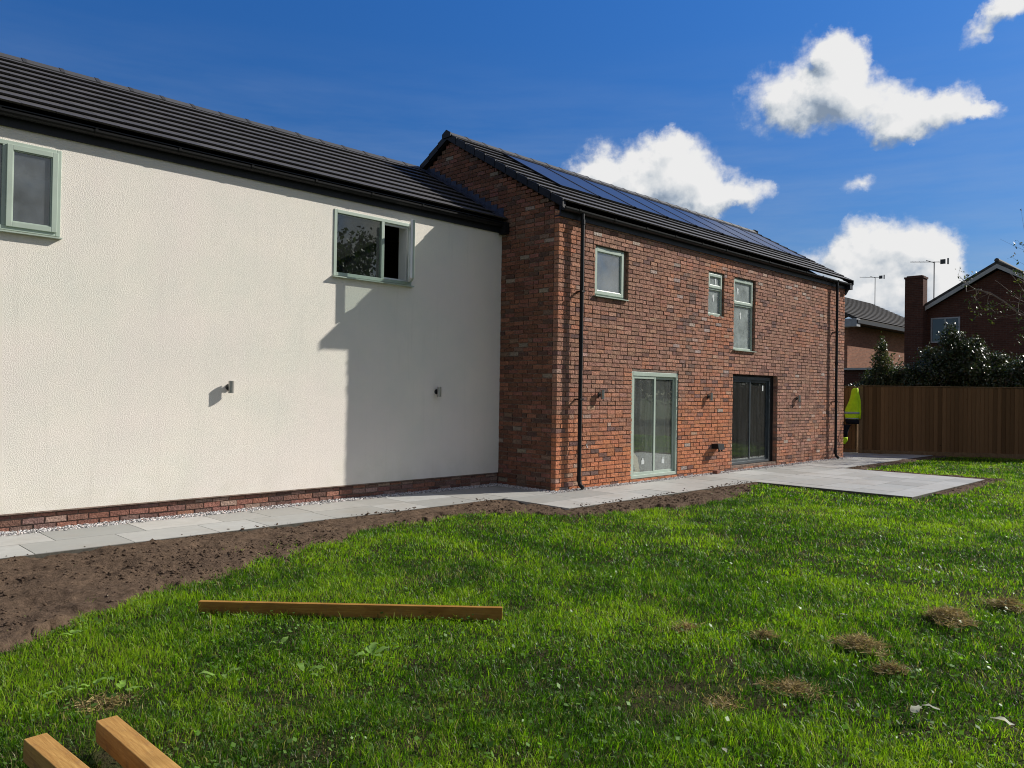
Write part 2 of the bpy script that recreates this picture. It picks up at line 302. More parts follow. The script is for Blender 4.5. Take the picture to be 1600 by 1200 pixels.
# ------------------------------------------------------------------ mesh helpers
class MB:
    def __init__(s): s.v = []; s.f = []; s.c = []; s.mi = []; s.cur = 0
    def add(s, vs, fs, col=None):
        o = len(s.v); s.v += [tuple(p) for p in vs]
        for q in fs:
            s.f.append(tuple(i+o for i in q)); s.c.append(col or (1, 1, 1)); s.mi.append(s.cur)
    def box(s, x0, x1, y0, y1, z0, z1, col=None):
        s.hexa([(x0,y0,z0),(x1,y0,z0),(x1,y1,z0),(x0,y1,z0),(x0,y0,z1),(x1,y0,z1),(x1,y1,z1),(x0,y1,z1)], col)
    def hexa(s, p, col=None):
        s.add(p, [(0,3,2,1),(4,5,6,7),(0,1,5,4),(1,2,6,5),(2,3,7,6),(3,0,4,7)], col)
    def obox(s, c, ax, ay, az_, col=None):   # centre + half-axis vectors
        c, ax, ay, az_ = map(Vector, (c, ax, ay, az_))
        s.hexa([c-ax-ay-az_, c+ax-ay-az_, c+ax+ay-az_, c-ax+ay-az_, c-ax-ay+az_, c+ax-ay+az_, c+ax+ay+az_, c-ax+ay+az_], col)
    def tube(s, pts, rad, seg=10, cap=True, col=None):
        pts = [Vector(p) for p in pts]; rad = rad if isinstance(rad, (list, tuple)) else [rad]*len(pts)
        o = len(s.v); up = None
        for i, p in enumerate(pts):
            d = (pts[min(i+1, len(pts)-1)] - pts[max(i-1, 0)]).normalized()
            if up is None: up = d.orthogonal().normalized()
            up = (up - d*up.dot(d)).normalized(); w = d.cross(up)
            for k in range(seg):
                a = 2*math.pi*k/seg; s.v.append(tuple(p + (up*math.cos(a) + w*math.sin(a))*rad[i]))
        for i in range(len(pts)-1):
            for k in range(seg):
                a, b = o+i*seg+k, o+i*seg+(k+1) % seg
                s.f.append((a, b, b+seg, a+seg)); s.c.append(col or (1,1,1)); s.mi.append(s.cur)
        if cap:
            s.f.append(tuple(o+k for k in range(seg))[::-1]); s.c.append(col or (1,1,1)); s.mi.append(s.cur)
            e = o+(len(pts)-1)*seg; s.f.append(tuple(e+k for k in range(seg))); s.c.append(col or (1,1,1)); s.mi.append(s.cur)
    def prism(s, prof, x0, x1, axis='x', col=None):
        # closed profile of 2D points: axis x -> (y,z); axis y -> (x,z)
        n_ = len(prof)
        def P(t, q): return (t, q[0], q[1]) if axis == 'x' else (q[0], t, q[1])
        vs = [P(x0, q) for q in prof] + [P(x1, q) for q in prof]
        fs = [(i, (i+1) % n_, (i+1) % n_+n_, i+n_) for i in range(n_)] + [tuple(range(n_))[::-1], tuple(range(n_, 2*n_))]
        s.add(vs, fs, col)
    def build(s, name, mat, parent=None, org=(0, 0, 0), smooth=False, bevel=0):
        me = bpy.data.meshes.new(name)
        vs = np.array(s.v, float).reshape(-1, 3) - np.array(org)
        me.from_pydata(vs.tolist(), [], s.f)
        for m_ in (mat if isinstance(mat, (list, tuple)) else [mat]): me.materials.append(m_)
        if any(s.mi): me.polygons.foreach_set('material_index', s.mi)
        at_ = me.attributes.new('tint', 'FLOAT_COLOR', 'FACE')
        cc = np.ones((len(s.f), 4), np.float32); cc[:, :3] = np.array(s.c, np.float32); at_.data.foreach_set('color', cc.ravel())
        if smooth: me.polygons.foreach_set('use_smooth', [True]*len(s.f))
        me.update()
        o = bpy.data.objects.new(name, me); C.objects.link(o)
        if parent is not None: o.parent = parent
        else: o.location = org
        if bevel:
            b = o.modifiers.new('bevel', 'BEVEL'); b.width = bevel; b.segments = 2; b.limit_method = 'ANGLE'
        return o
def empty(name, loc, label=None, cat=None, group=None):
    o = bpy.data.objects.new(name, None); C.objects.link(o); o.location = loc; o.empty_display_size = .1
    tag(o, label, cat, group); return o
def tag(o, label=None, cat=None, group=None, kind=None):
    if label: o['label'] = label
    if cat: o['category'] = cat
    if group: o['group'] = group
    if kind: o['kind'] = kind
    return o
def np_mesh(name, verts, faces_flat, counts, colors, mat, parent=None):
    me = bpy.data.meshes.new(name); me.vertices.add(len(verts)); me.vertices.foreach_set('co', verts.astype(np.float32).ravel())
    me.loops.add(len(faces_flat)); me.loops.foreach_set('vertex_index', faces_flat.astype(np.int32))
    me.polygons.add(len(counts)); st_ = np.concatenate(([0], np.cumsum(counts)[:-1])).astype(np.int32)
    me.polygons.foreach_set('loop_start', st_)
    me.update(calc_edges=True)
    at_ = me.attributes.new('tint', 'FLOAT_COLOR', 'POINT'); cc = np.ones((len(verts), 4), np.float32); cc[:, :3] = colors
    at_.data.foreach_set('color', cc.ravel()); me.materials.append(mat)
    o = bpy.data.objects.new(name, me); C.objects.link(o)
    if parent is not None: o.parent = parent
    return o
_lat = rng.random((256, 256))
def vnoise(x, y, scale, seed=0):
    x = np.asarray(x)*scale + seed*17.3; y = np.asarray(y)*scale + seed*31.7
    xi = np.floor(x).astype(int); yi = np.floor(y).astype(int); fx = x-xi; fy = y-yi
    fx = fx*fx*(3-2*fx); fy = fy*fy*(3-2*fy)
    a = _lat[xi % 256, yi % 256]; b = _lat[(xi+1) % 256, yi % 256]; c = _lat[xi % 256, (yi+1) % 256]; d_ = _lat[(xi+1) % 256, (yi+1) % 256]
    return (a*(1-fx)+b*fx)*(1-fy) + (c*(1-fx)+d_*fx)*fy
def fbm(x, y, scale, oct_=4, seed=0):
    t = 0; a = .5
    for i in range(oct_): t = t + a*vnoise(x, y, scale*2**i, seed+i); a *= .5
    return t/(1-.5**oct_)

# ------------------------------------------------------------------ key dimensions
CY, PY = 9.84, 9.87            # cream render face, plinth brick face
BX0, BX1, BY = 9.55, 21.12, 8.5
CE_Y, CE_Z, CR_Y, CR_Z = 9.70, 4.59, 12.11, 5.93
BE_Y, BE_Z, BR_Y, BR_Z = 8.34, 4.70, 11.27, 6.43
HX1 = 21.34

# ------------------------------------------------------------------ brickwork
def palette(x, z, kind):
    t = random.random(); reg = float(vnoise(x, z, .55, 3)); low = max(0, 1 - z/2.3)
    if kind == 'front':
        reg2 = float(vnoise(x, z, 1.5, 8))
        warm = 1.15*low*(1 if x < 15 else .45) + 1.1*(reg-.52) + .55*(reg2-.5) + random.gauss(0, .17)
        warm = max(0, min(1, warm+.04)); p_, q_ = (.385, .205, .145), (.55, .205, .098)
        base = tuple(p_[i]+(q_[i]-p_[i])*warm for i in range(3)); kb = random.choice((.86, .94, 1, 1, 1.06, 1.13)); base = tuple(c*kb for c in base)
        strip = math.exp(-((x-13.35+.1*math.sin(z*3))/.17)**2) if 1.9 < z < 4.0 else 0
        if random.random() < .5*strip: base = random.choice([(.20,.125,.10),(.24,.15,.12)])
        elif t < .07: base = random.choice([(.22,.11,.085),(.25,.14,.115),(.19,.11,.095)])
        elif t < .10: base = random.choice([(.50,.33,.26),(.46,.36,.31),(.47,.28,.19)])
    elif kind == 'side':
        if t < .55: base = random.choice([(.20,.090,.055),(.17,.078,.05),(.23,.10,.06)])
        elif t < .8: base = random.choice([(.30,.13,.08),(.28,.12,.09)])
        elif t < .975: base = random.choice([(.22,.14,.10),(.12,.07,.055)])
        else: base = (.32,.26,.20)
    else:
        if t < .5: base = random.choice([(.33,.15,.10),(.36,.17,.12),(.30,.14,.11)])
        elif t < .8: base = random.choice([(.24,.13,.10),(.28,.17,.14)])
        else: base = random.choice([(.42,.28,.22),(.16,.09,.075)])
    j = random.uniform(.85, 1.15)
    return tuple(min(1, c*j*random.uniform(.96, 1.04)) for c in base)
def brickwork(mb, axis, a0, a1, z0, z1, openings, face, depth, kind, span=None, hdr=.12):
    z = z0; row = 0
    while z < z1 - .01:
        zb, zt = z, min(z+.065, z1)
        if span: lo, hi = span(zt)
        else: lo, hi = a0, a1
        cuts = []
        for (oa, ob, oz0, oz1) in openings:
            if zt > oz0+.012 and zb < oz1-.012: cuts.append((oa, ob))
        ivs = [(lo, hi)]
        for (ca, cb) in cuts:
            nv = []
            for (p, q) in ivs:
                if cb <= p or ca >= q: nv.append((p, q)); continue
                if ca > p: nv.append((p, ca))
                if cb < q: nv.append((cb, q))
            ivs = nv
        for (p, q) in ivs:
            if q-p < .03: continue
            # running joints on a shared bond, so courses line up through openings
            a = p; first = True
            phase = (.1125 if row % 2 else 0)
            while a < q-.005:
                L = .215 if random.random() > hdr else .1025
                if first:
                    k = math.floor((a-a0-phase)/.225); nxt = a0+phase+(k+1)*.225-.01; L = nxt-a
                    if L < .04: L += .225
                    first = False
                b = min(a+L, q)
                if q-b < .05: b = q
                out = random.uniform(0, .006); jz = random.uniform(-.003, .003); tl = random.uniform(-.004, .004)
                col = palette(a, zb, kind); g_ = .0
                wj = [random.uniform(0, .006) for _ in range(8)]
                if axis == 'x':
                    y0 = face-out
                    mb.add([(a+wj[0],y0+tl,zb+jz+wj[4]),(b-wj[1],y0-tl,zb+jz+wj[5]),(b-.0,face+depth,zb),(a,face+depth,zb),(a+wj[2],y0+tl,zt+jz-wj[6]),(b-wj[3],y0-tl,zt+jz-wj[7]),(b,face+depth,zt),(a,face+depth,zt)],
                           [(0,3,2,1),(4,5,6,7),(0,1,5,4),(1,2,6,5),(3,0,4,7)], col)
                else:
                    x0 = face-out
                    mb.add([(x0+tl,a+wj[0],zb+jz+wj[4]),(x0-tl,b-wj[1],zb+jz+wj[5]),(face+depth,b,zb),(face+depth,a,zb),(x0+tl,a+wj[2],zt+jz-wj[6]),(x0-tl,b-wj[3],zt+jz-wj[7]),(face+depth,b,zt),(face+depth,a,zt)],
                           [(1,2,3,0),(7,6,5,4),(4,5,1,0),(5,6,2,1),(7,4,0,3)], col)
                a = b + .010
        z += .075; row += 1
def wall_core(mb, a0, a1, z0, z1, openings, y0, y1, grow=.003):
    xs = sorted({a0, a1} | {v for o in openings for v in (o[0]-grow, o[1]+grow)})
    for i in range(len(xs)-1):
        xa, xb = xs[i], xs[i+1]; xm = (xa+xb)/2
        os_ = sorted((o[2]-grow, o[3]+grow) for o in openings if o[0]-grow < xm < o[1]+grow)
        z = z0
        for (p, q) in os_:
            if p > z: mb.box(xa, xb, y0, y1, z, p)
            z = q
        if z < z1: mb.box(xa, xb, y0, y1, z, z1)

def roof_slope(mb, x0, x1, ye, ze, yr, zr, tw=.33, gauge=.3):
    dy, dz = yr-ye, zr-ze; L = math.hypot(dy, dz); ty, tz = dy/L, dz/L; ny, nz_ = -tz, ty
    n_ = max(1, round(L/gauge)); gauge = L/n_
    def P(x, s_, h): return (x, ye+ty*s_+ny*h, ze+tz*s_+nz_*h)
    for i in range(n_):
        s0 = i*gauge; s1 = s0+gauge+.012
        x = x0 - (tw/2 if i % 2 else 0)
        while x < x1:
            a, b = max(x, x0), min(x+tw-.004, x1)
            if b-a > .02:
                c = random.uniform(.052, .078); col = (c*1.06, c, c*.97); j = random.uniform(0, .0025)
                mb.hexa([P(a,s0+.014,.018), P(b,s0+.014,.018), P(b,s1,.0), P(a,s1,.0), P(a,s0,.042+j), P(b,s0,.042+j), P(b,s1,.010), P(a,s1,.010)], col)
            x += tw
    mb.add([P(x0+.01,.03,-.004), P(x1-.01,.03,-.004), P(x1-.01,L,-.004), P(x0+.01,L,-.004)], [(0,1,2,3)], (.012,.012,.012))
def ridge(mb, x0, x1, y, z, slope, w=.13, seg=.45):
    n_ = max(1, round((x1-x0)/seg)); L = (x1-x0)/n_; dz = w*slope
    for i in range(n_):
        a = x0+i*L; h = random.uniform(-.004, .004); c = random.uniform(.05, .07); col = (c, c, c)
        for (p, q, t) in ((a, a+L-.008, 0), (a+L-.03, a+L+.02, .007)):
            prof = [(y-w, z-dz+.045+h+t), (y-.035, z+.05+h+t), (y, z+.065+h+t), (y+.035, z+.05+h+t), (y+w, z-dz+.045+h+t), (y+w-.01, z-dz+.02), (y, z+.03), (y-w+.01, z-dz+.02)]
            mb.prism(prof, p, min(q, x1), 'x', col if t == 0 else (.03, .03, .03))
def gutter(mb, x0, x1, yc, zt, r0=.058):
    prof = []
    for k in range(9): a = math.pi + math.pi*k/8; prof.append((yc+r0*math.cos(a), zt+r0*math.sin(a)*1.0))
    for k in range(9): a = 2*math.pi - math.pi*k/8; prof.append((yc+(r0-.004)*math.cos(a), zt+(r0-.004)*math.sin(a)))
    mb.prism(prof, x0, x1, 'x')
    x = x0+.35
    while x < x1:
        prof2 = [(yc+(r0+.006)*math.cos(math.pi+math.pi*k/8), zt+.004+(r0+.008)*math.sin(math.pi+math.pi*k/8)) for k in range(9)]
        mb.prism(prof2 + [(yc+r0+.006, zt+.008), (yc-r0-.010, zt+.014)], x, x+.03, 'x'); x += .95
    for e in (x0, x1): mb.prism([(yc+(r0+.003)*math.cos(math.pi+math.pi*k/8), zt+(r0+.003)*math.sin(math.pi+math.pi*k/8)) for k in range(9)], e-.004, e+.004, 'x')

# ------------------------------------------------------------------ windows
def frame_rect(mb, x0, x1, z0, z1, y0, y1, w):
    if isinstance(w, (int, float)): w = (w, w, w, w)  # left right bottom top
    l, r_, b, t = w
    mb.box(x0, x0+l, y0, y1, z0, z1); mb.box(x1-r_, x1, y0, y1, z0, z1)
    mb.box(x0+l, x1-r_, y0+.0005, y1, z0, z0+b); mb.box(x0+l, x1-r_, y0+.0005, y1, z1-t, z1)
def pane(parent, org, x0, x1, z0, z1, y, mat):
    mb = MB(); mb.box(x0, x1, y, y+.006, z0, z1); return mb.build('pane', mat, parent, org)
def sticker(parent, org, x, z, y, kind=0):
    mb = MB()
    if kind == 0:   # bottle shaped tag
        w, h = .045, .12
        prof = [(x-w, z), (x+w, z), (x+w, z+h*.6), (x+w*.35, z+h*.75), (x+w*.35, z+h), (x-w*.35, z+h), (x-w*.35, z+h*.75), (x-w, z+h*.6)]
    elif kind == 1:  # torn label
        w, h = .04, .16
        prof = [(x-w*.2, z), (x+w*.5, z+.01), (x+w*.9, z+h*.35), (x+w*.4, z+h*.5), (x+w, z+h*.8), (x-w*.3, z+h), (x-w, z+h*.75), (x-w*.5, z+h*.4)]
    else:
        w, h = .025, .13
        prof = [(x-w, z), (x+w, z), (x+w, z+h), (x-w, z+h)]
    mb.prism(prof, y-.003, y-.001, 'y'); return mb.build('label', MT['sticker'], parent, org)
def casement(name, parent, org, x0, x1, z0, z1, yf, mat, splits, gmat, fw=.05, sash=.045, sill=True, sdepth=.09, sill_over=.04, axis='x', opened=()):
    """frame at y yf..yf+.07; splits = list of (x0,x1,z0,z1,has_sash)"""
    mb = MB(); frame_rect(mb, x0, x1, z0, z1, yf, yf+.07, fw)
    inner = []
    for i, (a, b, c, d_, has) in enumerate(splits):
        if a > x0+fw+.001: mb.box(a-.05, a, yf+.0008, yf+.07, c, d_)
        if d_ < z1-fw-.001: mb.box(a, b, yf+.0012, yf+.07, d_, d_+.05)
    w = mb.build(name, mat, parent, org, bevel=.004)
    if sill:
        sb = MB(); sb.hexa([(x0-sill_over,yf-sdepth,z0-.028),(x1+sill_over,yf-sdepth,z0-.028),(x1+sill_over,yf+.05,z0-.028),(x0-sill_over,yf+.05,z0-.028),
                            (x0-sill_over,yf-sdepth,z0-.014),(x1+sill_over,yf-sdepth,z0-.014),(x1+sill_over,yf+.05,z0-.001),(x0-sill_over,yf+.05,z0-.001)])
        sb.build('sill', mat, w, org)
    for i, (a, b, c, d_, has) in enumerate(splits):
        if i in opened: continue
        if has:
            sb = MB(); frame_rect(sb, a-.012, b+.012, c-.012, d_+.012, yf-.018, yf+.05, sash+.012)
            frame_rect(sb, a+sash-.001, b-sash+.001, c+sash-.001, d_-sash+.001, yf-.006, yf+.04, .012)
            sb.build('sash', mat, w, org, bevel=.004)
            pane(w, org, a+sash+.008, b-sash-.008, c+sash+.008, d_-sash-.008, yf+.012, gmat)
        else:
            pane(w, org, a-.002, b+.002, c-.002, d_+.002, yf+.03, gmat)
    return w
def wall_light(parent, org, x, y, z):
    w = MB(); w.tube([(x, y-.075, z-.075), (x, y-.075, z+.075)], .033, 16); w.tube([(x, y-.075, z-.079), (x, y-.075, z-.075)], .035, 16); w.tube([(x, y-.075, z+.075), (x, y-.075, z+.079)], .035, 16)
    o = w.build('wall_light', MT['steel'], parent, org, smooth=False)
    b = MB(); b.tube([(x, y-.022, z), (x, y, z)], .042, 16); b.tube([(x, y-.06, z), (x, y-.02, z)], .016, 10)
    b.build('mounting_bracket', MT['darkmetal'], o, org); return o

# ================================================================== CREAM HOUSE
O1 = (2.8, CY, 0)
h1 = empty('rendered_house', O1, 'long cream rendered wing with a dark tiled roof, adjoining the red brick house', 'house')
win_l = (1.25, 2.60, 3.27, 4.24); win_o = (6.15, 7.565, 3.26, 4.225)
ops = [win_l, win_o]
mb = MB(); wall_core(mb, -4.0, BX0, .195, 4.55, ops, CY, CY+.28, 0); mb.build('wall', MT['render'], h1, O1)
mb = MB(); brickwork(mb, 'x', -4.0, BX0-.002, -.17, .17, [], PY, .1, 'plinth', hdr=.05); mb.build('brick_plinth', MT['brick'], h1, O1)
mb = MB(); mb.box(-4.0, BX0, PY+.009, PY+.24, -.2, .193); mb.box(-4, BX0, CY-.004, CY+.02, .180, .1945)
mb.build('plinth_mortar', MT['mortar'], h1, O1)
mb = MB(); roof_slope(mb, -4.1, BX0-.01, CE_Y, CE_Z, CR_Y, CR_Z)
mb.add([(-4.1, CR_Y+.002, CR_Z), (BX0, CR_Y+.002, CR_Z), (BX0, CR_Y+2.5, CE_Z-.05), (-4.1, CR_Y+2.5, CE_Z-.05)], [(0,1,2,3)], (.06,.06,.06))
rf = mb.build('roof', MT['tile'], h1, O1)
mb = MB(); ridge(mb, -4.1, BX0-.02, CR_Y, CR_Z, .56); mb.build('ridge_cap', MT['tile'], rf, O1)
mb = MB(); mb.box(-4.1, BX0-.012, CY-.030, CY-.002, 4.385, 4.575); mb.box(-4.1, BX0-.012, CY-.11, CY-.03, 4.560, 4.572); mb.build('fascia', MT['fascia'], h1, O1)
mb = MB(); gutter(mb, -4.1, BX0-.02, CY-.095, 4.53); mb.box(BX0-.10, BX0-.011, CY-.19, CY-.031, 4.35, 4.555); mb.build('gutter', MT['black'], h1, O1)
# gable at far left, rear wall
mb = MB(); mb.prism([(CY+.281, -.2), (CY+.281, 4.5), (CR_Y, CR_Z-.05), (CR_Y+2.3, 4.5), (CR_Y+2.3, -.2)], -4.0, -3.75, 'x'); mb.box(-3.75, BX0, CR_Y+2.05, CR_Y+2.3, -.2, 4.5)
mb.build('rear_wall', MT['render'], h1, O1)
mb = MB(); mb.box(-3.7, BX0-.05, CY+.285, CR_Y+2.0, 2.38, 2.42); mb.box(-3.7, BX0-.05, CY+2.6, CY+2.62, 2.42, 4.5); mb.box(-3.7, BX0-.05, CY+.285, CY+2.6, 4.52, 4.54); mb.box(3.6, 3.62, CY+.285, CY+2.6, 2.42, 4.5)
mb.build('interior', MT['darkroom'], h1, O1)
# stepped lead flashing along the brick wall
mb = MB(); s_ = (CR_Z-CE_Z)/(CR_Y-CE_Y); y = CE_Y+.1
while y < CR_Y-.12:
    z = CE_Z+(y-CE_Y)*s_+.03
    mb.hexa([(BX0-.012,y,z-.05),(BX0-.006,y,z-.05),(BX0-.006,y+.17,z+.04),(BX0-.012,y+.17,z+.04),(BX0-.012,y,z+.16),(BX0-.006,y,z+.16),(BX0-.006,y+.165,z+.17),(BX0-.012,y+.165,z+.17)])
    y += .16
mb.hexa([(BX0-.16,CE_Y+.03,CE_Z+.048),(BX0-.012,CE_Y+.03,CE_Z+.052),(BX0-.012,CR_Y,CR_Z+.052),(BX0-.16,CR_Y,CR_Z+.048),(BX0-.16,CE_Y+.03,CE_Z+.054),(BX0-.012,CE_Y+.03,CE_Z+.07),(BX0-.012,CR_Y,CR_Z+.07),(BX0-.16,CR_Y,CR_Z+.054)])
mb.build('flashing', MT['lead'], h1, O1)
# windows in the render: frames nearly flush
yf = CY-.012
casement('window', h1, O1, *win_l, yf, MT['sage'], [(1.30, 2.03, 3.32, 4.19, False), (2.08, 2.55, 3.32, 4.19, True)], MT['glass_blue'], sdepth=.045, sill_over=.012)
w = casement('window', h1, O1, *win_o, yf, MT['sage'], [(6.20, 6.985, 3.31, 4.175, False), (7.035, 7.515, 3.31, 4.175, True)], MT['glass'], sdepth=.05, sill_over=.02, opened=(1,))
w['label'] = 'window with its right-hand sash swung open'
# opened sash, hinged on the right jamb, opened about 85 degrees outwards
ang = R(57); hx, hy = 7.52, yf-.012
def sw(a, t):  # a = distance from hinge along sash, t = thickness offset (outside face positive)
    return (hx - a*math.cos(ang) + t*math.sin(ang)*1.0, hy - a*math.sin(ang) - t*math.cos(ang))
def sbox(mb, a0, a1, t0, t1, z0, z1):
    p = [sw(a0,t0), sw(a1,t0), sw(a1,t1), sw(a0,t1)]
    mb.hexa([(q[0],q[1],z0) for q in p]+[(q[0],q[1],z1) for q in p])
W_ = .50; za, zb = 3.30, 4.185
for nm, mt, t0, t1 in (('sash', 'upvc', -.032, -.001), ('sash', 'sage', 0, .03)):
    mb = MB(); sbox(mb, 0, .055, t0, t1, za, zb); sbox(mb, W_-.055, W_, t0, t1, za, zb); sbox(mb, .055, W_-.055, t0+.0005, t1-.0005, za, za+.055); sbox(mb, .055, W_-.055, t0+.0005, t1-.0005, zb-.055, zb)
    mb.build('sash', MT[mt], w, O1, bevel=.003)
mb = MB(); sbox(mb, .056, W_-.056, -.012, -.004, za+.056, zb-.056); mb.build('pane', MT['glass'], w, O1)
mb = MB(); frame_rect(mb, 7.033, 7.517, 3.308, 4.177, yf+.04, yf+.085, .03); mb.box(7.50, 7.53, yf+.085, yf+.26, 3.27, 4.21); mb.build('inner_frame', MT['upvc'], w, O1)
for (x, z) in ((4.61, 1.61), (8.12, 1.59)): wall_light(h1, O1, x, CY, z)

# ================================================================== BRICK HOUSE
O2 = (15.3, BY, 0)
h2 = empty('brick_house', O2, 'two storey red brick house with solar panels on its dark roof', 'house')
W1 = (10.50, 11.45, 3.30, 4.17); W2 = (14.20, 14.83, 3.27, 4.165); W3 = (15.24, 16.19, 2.60, 4.165); D1_ = (11.61, 13.13, .045, 2.02); D2_ = (15.23, 17.30, .085, 2.08)
ops = [W1, W2, W3, D1_, D2_]
mb = MB(); brickwork(mb, 'x', BX0, BX1, -.10, 4.60, ops, BY, .10, 'front')
fw_ = mb.build('wall', MT['brick'], h2, O2)
sl_ = (BR_Z-BE_Z)/(BR_Y-BE_Y)
def gspan(z):
    top = BE_Z+(BY-BE_Y)*sl_-.09
    if z < top: return (BY+.106, 12.6)
    return (max(BY+.106, BE_Y+(z-BE_Z+.09)/sl_), min(12.6, 2*BR_Y-BE_Y-(z-BE_Z+.09)/sl_))
mb = MB(); brickwork(mb, 'y', BY+.106, 12.6, -.10, 6.30, [], BX0, .10, 'side', span=gspan)
mb.build('gable_wall', MT['brick'], h2, O2)
mb = MB(); wall_core(mb, BX0+.011, BX1-.011, -.15, 4.60, ops, BY+.009, BY+.30)
mb.prism([(BY+.301, -.15), (BY+.301, BE_Z-.02), (BR_Y, BR_Z-.13), (2*BR_Y-BY, BE_Z-.1), (2*BR_Y-BY, -.15)], BX0+.0115, BX0+.28, 'x')
mb.prism([(BY+.301, -.15), (BY+.301, BE_Z-.02), (BR_Y, BR_Z-.13), (2*BR_Y-BY, BE_Z-.1), (2*BR_Y-BY, -.15)], BX1-.28, BX1-.0095, 'x')
mb.box(BX0+.28, BX1-.28, 2*BR_Y-BY-.3, 2*BR_Y-BY, -.15, 4.6)
mb.prism([(BY+.02, 4.601), (BY+.3, 4.72), (BY+.3, 4.601)], BX0+.012, BX1-.012, 'x')
mb.build('mortar', MT['mortar'], h2, O2)
mb = MB(); roof_slope(mb, BX0-.07, HX1-.06, BE_Y, BE_Z, BR_Y, BR_Z)
mb.add([(BX0-.07, BR_Y+.002, BR_Z), (HX1-.06, BR_Y+.002, BR_Z), (HX1-.06, 2*BR_Y-BE_Y, BE_Z), (BX0-.07, 2*BR_Y-BE_Y, BE_Z)], [(0,1,2,3)], (.06,.06,.06))
rf2 = mb.build('roof', MT['tile'], h2, O2)
mb = MB(); ridge(mb, BX0-.08, HX1-.05, BR_Y, BR_Z, sl_); mb.build('ridge_cap', MT['tile'], rf2, O2)
def verge(mb, xa, xb, ye, ze, yr, zr, n_):
    for sgn in (1, -1):
        for i in range(n_):
            t0, t1 = i/n_, (i+1.06)/n_
            y0, y1 = (yr+(ye-yr)*(1-t0)*sgn, yr+(ye-yr)*(1-t1)*sgn); z0, z1 = ze+(zr-ze)*t0, ze+(zr-ze)*t1
            if t1 > 1: y1, z1 = yr, zr
            mb.hexa([(xa,y0,z0-.075),(xb,y0,z0-.075),(xb,y1,z1-.09),(xa,y1,z1-.09),(xa,y0,z0+.052),(xb,y0,z0+.052),(xb,y1,z1+.030),(xa,y1,z1+.030)])
mb = MB(); verge(mb, BX0-.10, BX0-.0705, BE_Y, BE_Z, BR_Y, BR_Z, 11); verge(mb, BX0-.069, BX0-.01, BE_Y+.02, BE_Z-.012, BR_Y, BR_Z-.012, 1)
mb.prism([(BR_Y-.12, BR_Z-.06), (BR_Y-.12, BR_Z+.02), (BR_Y, BR_Z+.09), (BR_Y+.12, BR_Z+.02), (BR_Y+.12, BR_Z-.06)], BX0-.12, BX0-.101, 'x')
mb.build('verge_trim', MT['black'], rf2, O2)
mb = MB(); verge(mb, HX1-.059, HX1-.03, BE_Y, BE_Z, BR_Y, BR_Z, 11); mb.build('verge_trim', MT['black'], rf2, O2)
mb = MB(); mb.prism([(BY-.03, 4.50), (BY+.14, 4.50), (BY+.14, 4.52), (BY-.002, 4.53), (BY-.002, 4.69), (BY-.03, 4.68)], BX0, BX1+.1, 'x')
mb.prism([(BY-.14, 4.50), (BY+.25, 4.50), (BY+.5, 4.86), (BY+.3, 4.8), (BY-.14, 4.66)], BX1-.005, BX1+.17, 'x')
mb.prism([(BY+.02, 4.36), (BY+.26, 4.36), (BY+.26, 4.50), (BY-.06, 4.50)], BX1-.001, BX1+.13, 'x')
mb.build('fascia', MT['fascia'], h2, O2)
mb = MB(); gutter(mb, BX0+.0, HX1-.05, BY-.09, 4.645); mb.build('gutter', MT['black'], h2, O2)
def downpipe(x, ybot=.03):
    mb = MB(); yp = BY-.11
    mb.tube([(x, yp+.005, 4.60), (x, yp+.005, 4.50), (x, yp, 4.44), (x, yp, ybot+.12), (x, yp-.02, ybot+.05), (x, yp-.09, ybot)], .034, 12)
    mb.tube([(x, yp, 4.42), (x, yp, 4.50)], .042, 12); mb.tube([(x, yp, 2.45), (x, yp, 2.53)], .040, 12); mb.tube([(x, yp-.0, ybot+.10), (x, yp, ybot+.20)], .041, 12)
    for z in (3.3, 1.5): mb.box(x-.018, x+.018, yp+.02, BY+.004, z-.012, z+.012); mb.box(x-.042, x+.042, yp-.040, yp+.036, z-.014, z+.014)
    mb.build('downpipe', MT['black'], h2, O2, smooth=False)
downpipe(10.02); downpipe(20.36)
# solar panels set in the roof
L_ = math.hypot(BR_Y-BE_Y, BR_Z-BE_Z); ty, tz = (BR_Y-BE_Y)/L_, (BR_Z-BE_Z)/L_
def RP(x, s_, h): return (x, BE_Y+ty*s_-tz*h, BE_Z+tz*s_+ty*h)
sa, sb_ = 1.12, 2.86; px = 10.45; pw = 1.13
def slopebox(mb, x0, x1, s0, s1, h0, h1, col=None):
    mb.hexa([RP(x0,s0,h0),RP(x1,s0,h0),RP(x1,s1,h0),RP(x0,s1,h0),RP(x0,s0,h1),RP(x1,s0,h1),RP(x1,s1,h1),RP(x0,s1,h1)], col)
for i in range(9):
    a, b = px+i*pw, px+(i+1)*pw-.02
    mb = MB(); slopebox(mb, a+.02, b-.02, sa+.02, sb_-.02, .04, .058)
    sp = mb.build('solar_panel', MT['solar'], h2, O2)
    mb = MB(); slopebox(mb, a, a+.022, sa, sb_, .034, .066); slopebox(mb, b-.022, b, sa, sb_, .034, .066); slopebox(mb, a+.022, b-.022, sa, sa+.022, .034, .0655); slopebox(mb, a+.022, b-.022, sb_-.022, sb_, .034, .0655)
    slopebox(mb, b+.004, b+.016, sa-.03, sa+.05, .03, .075)
    mb.build('panel_frame', MT['black'], sp, O2)
mb = MB(); mb.prism([(BR_Y-.13, BR_Z-.05), (BR_Y-.13, BR_Z+.03), (BR_Y, BR_Z+.10), (BR_Y+.13, BR_Z+.03), (BR_Y+.13, BR_Z-.05)], HX1-.029, HX1-.005, 'x'); mb.build('ridge_end_cap', MT['black'], rf2, O2)
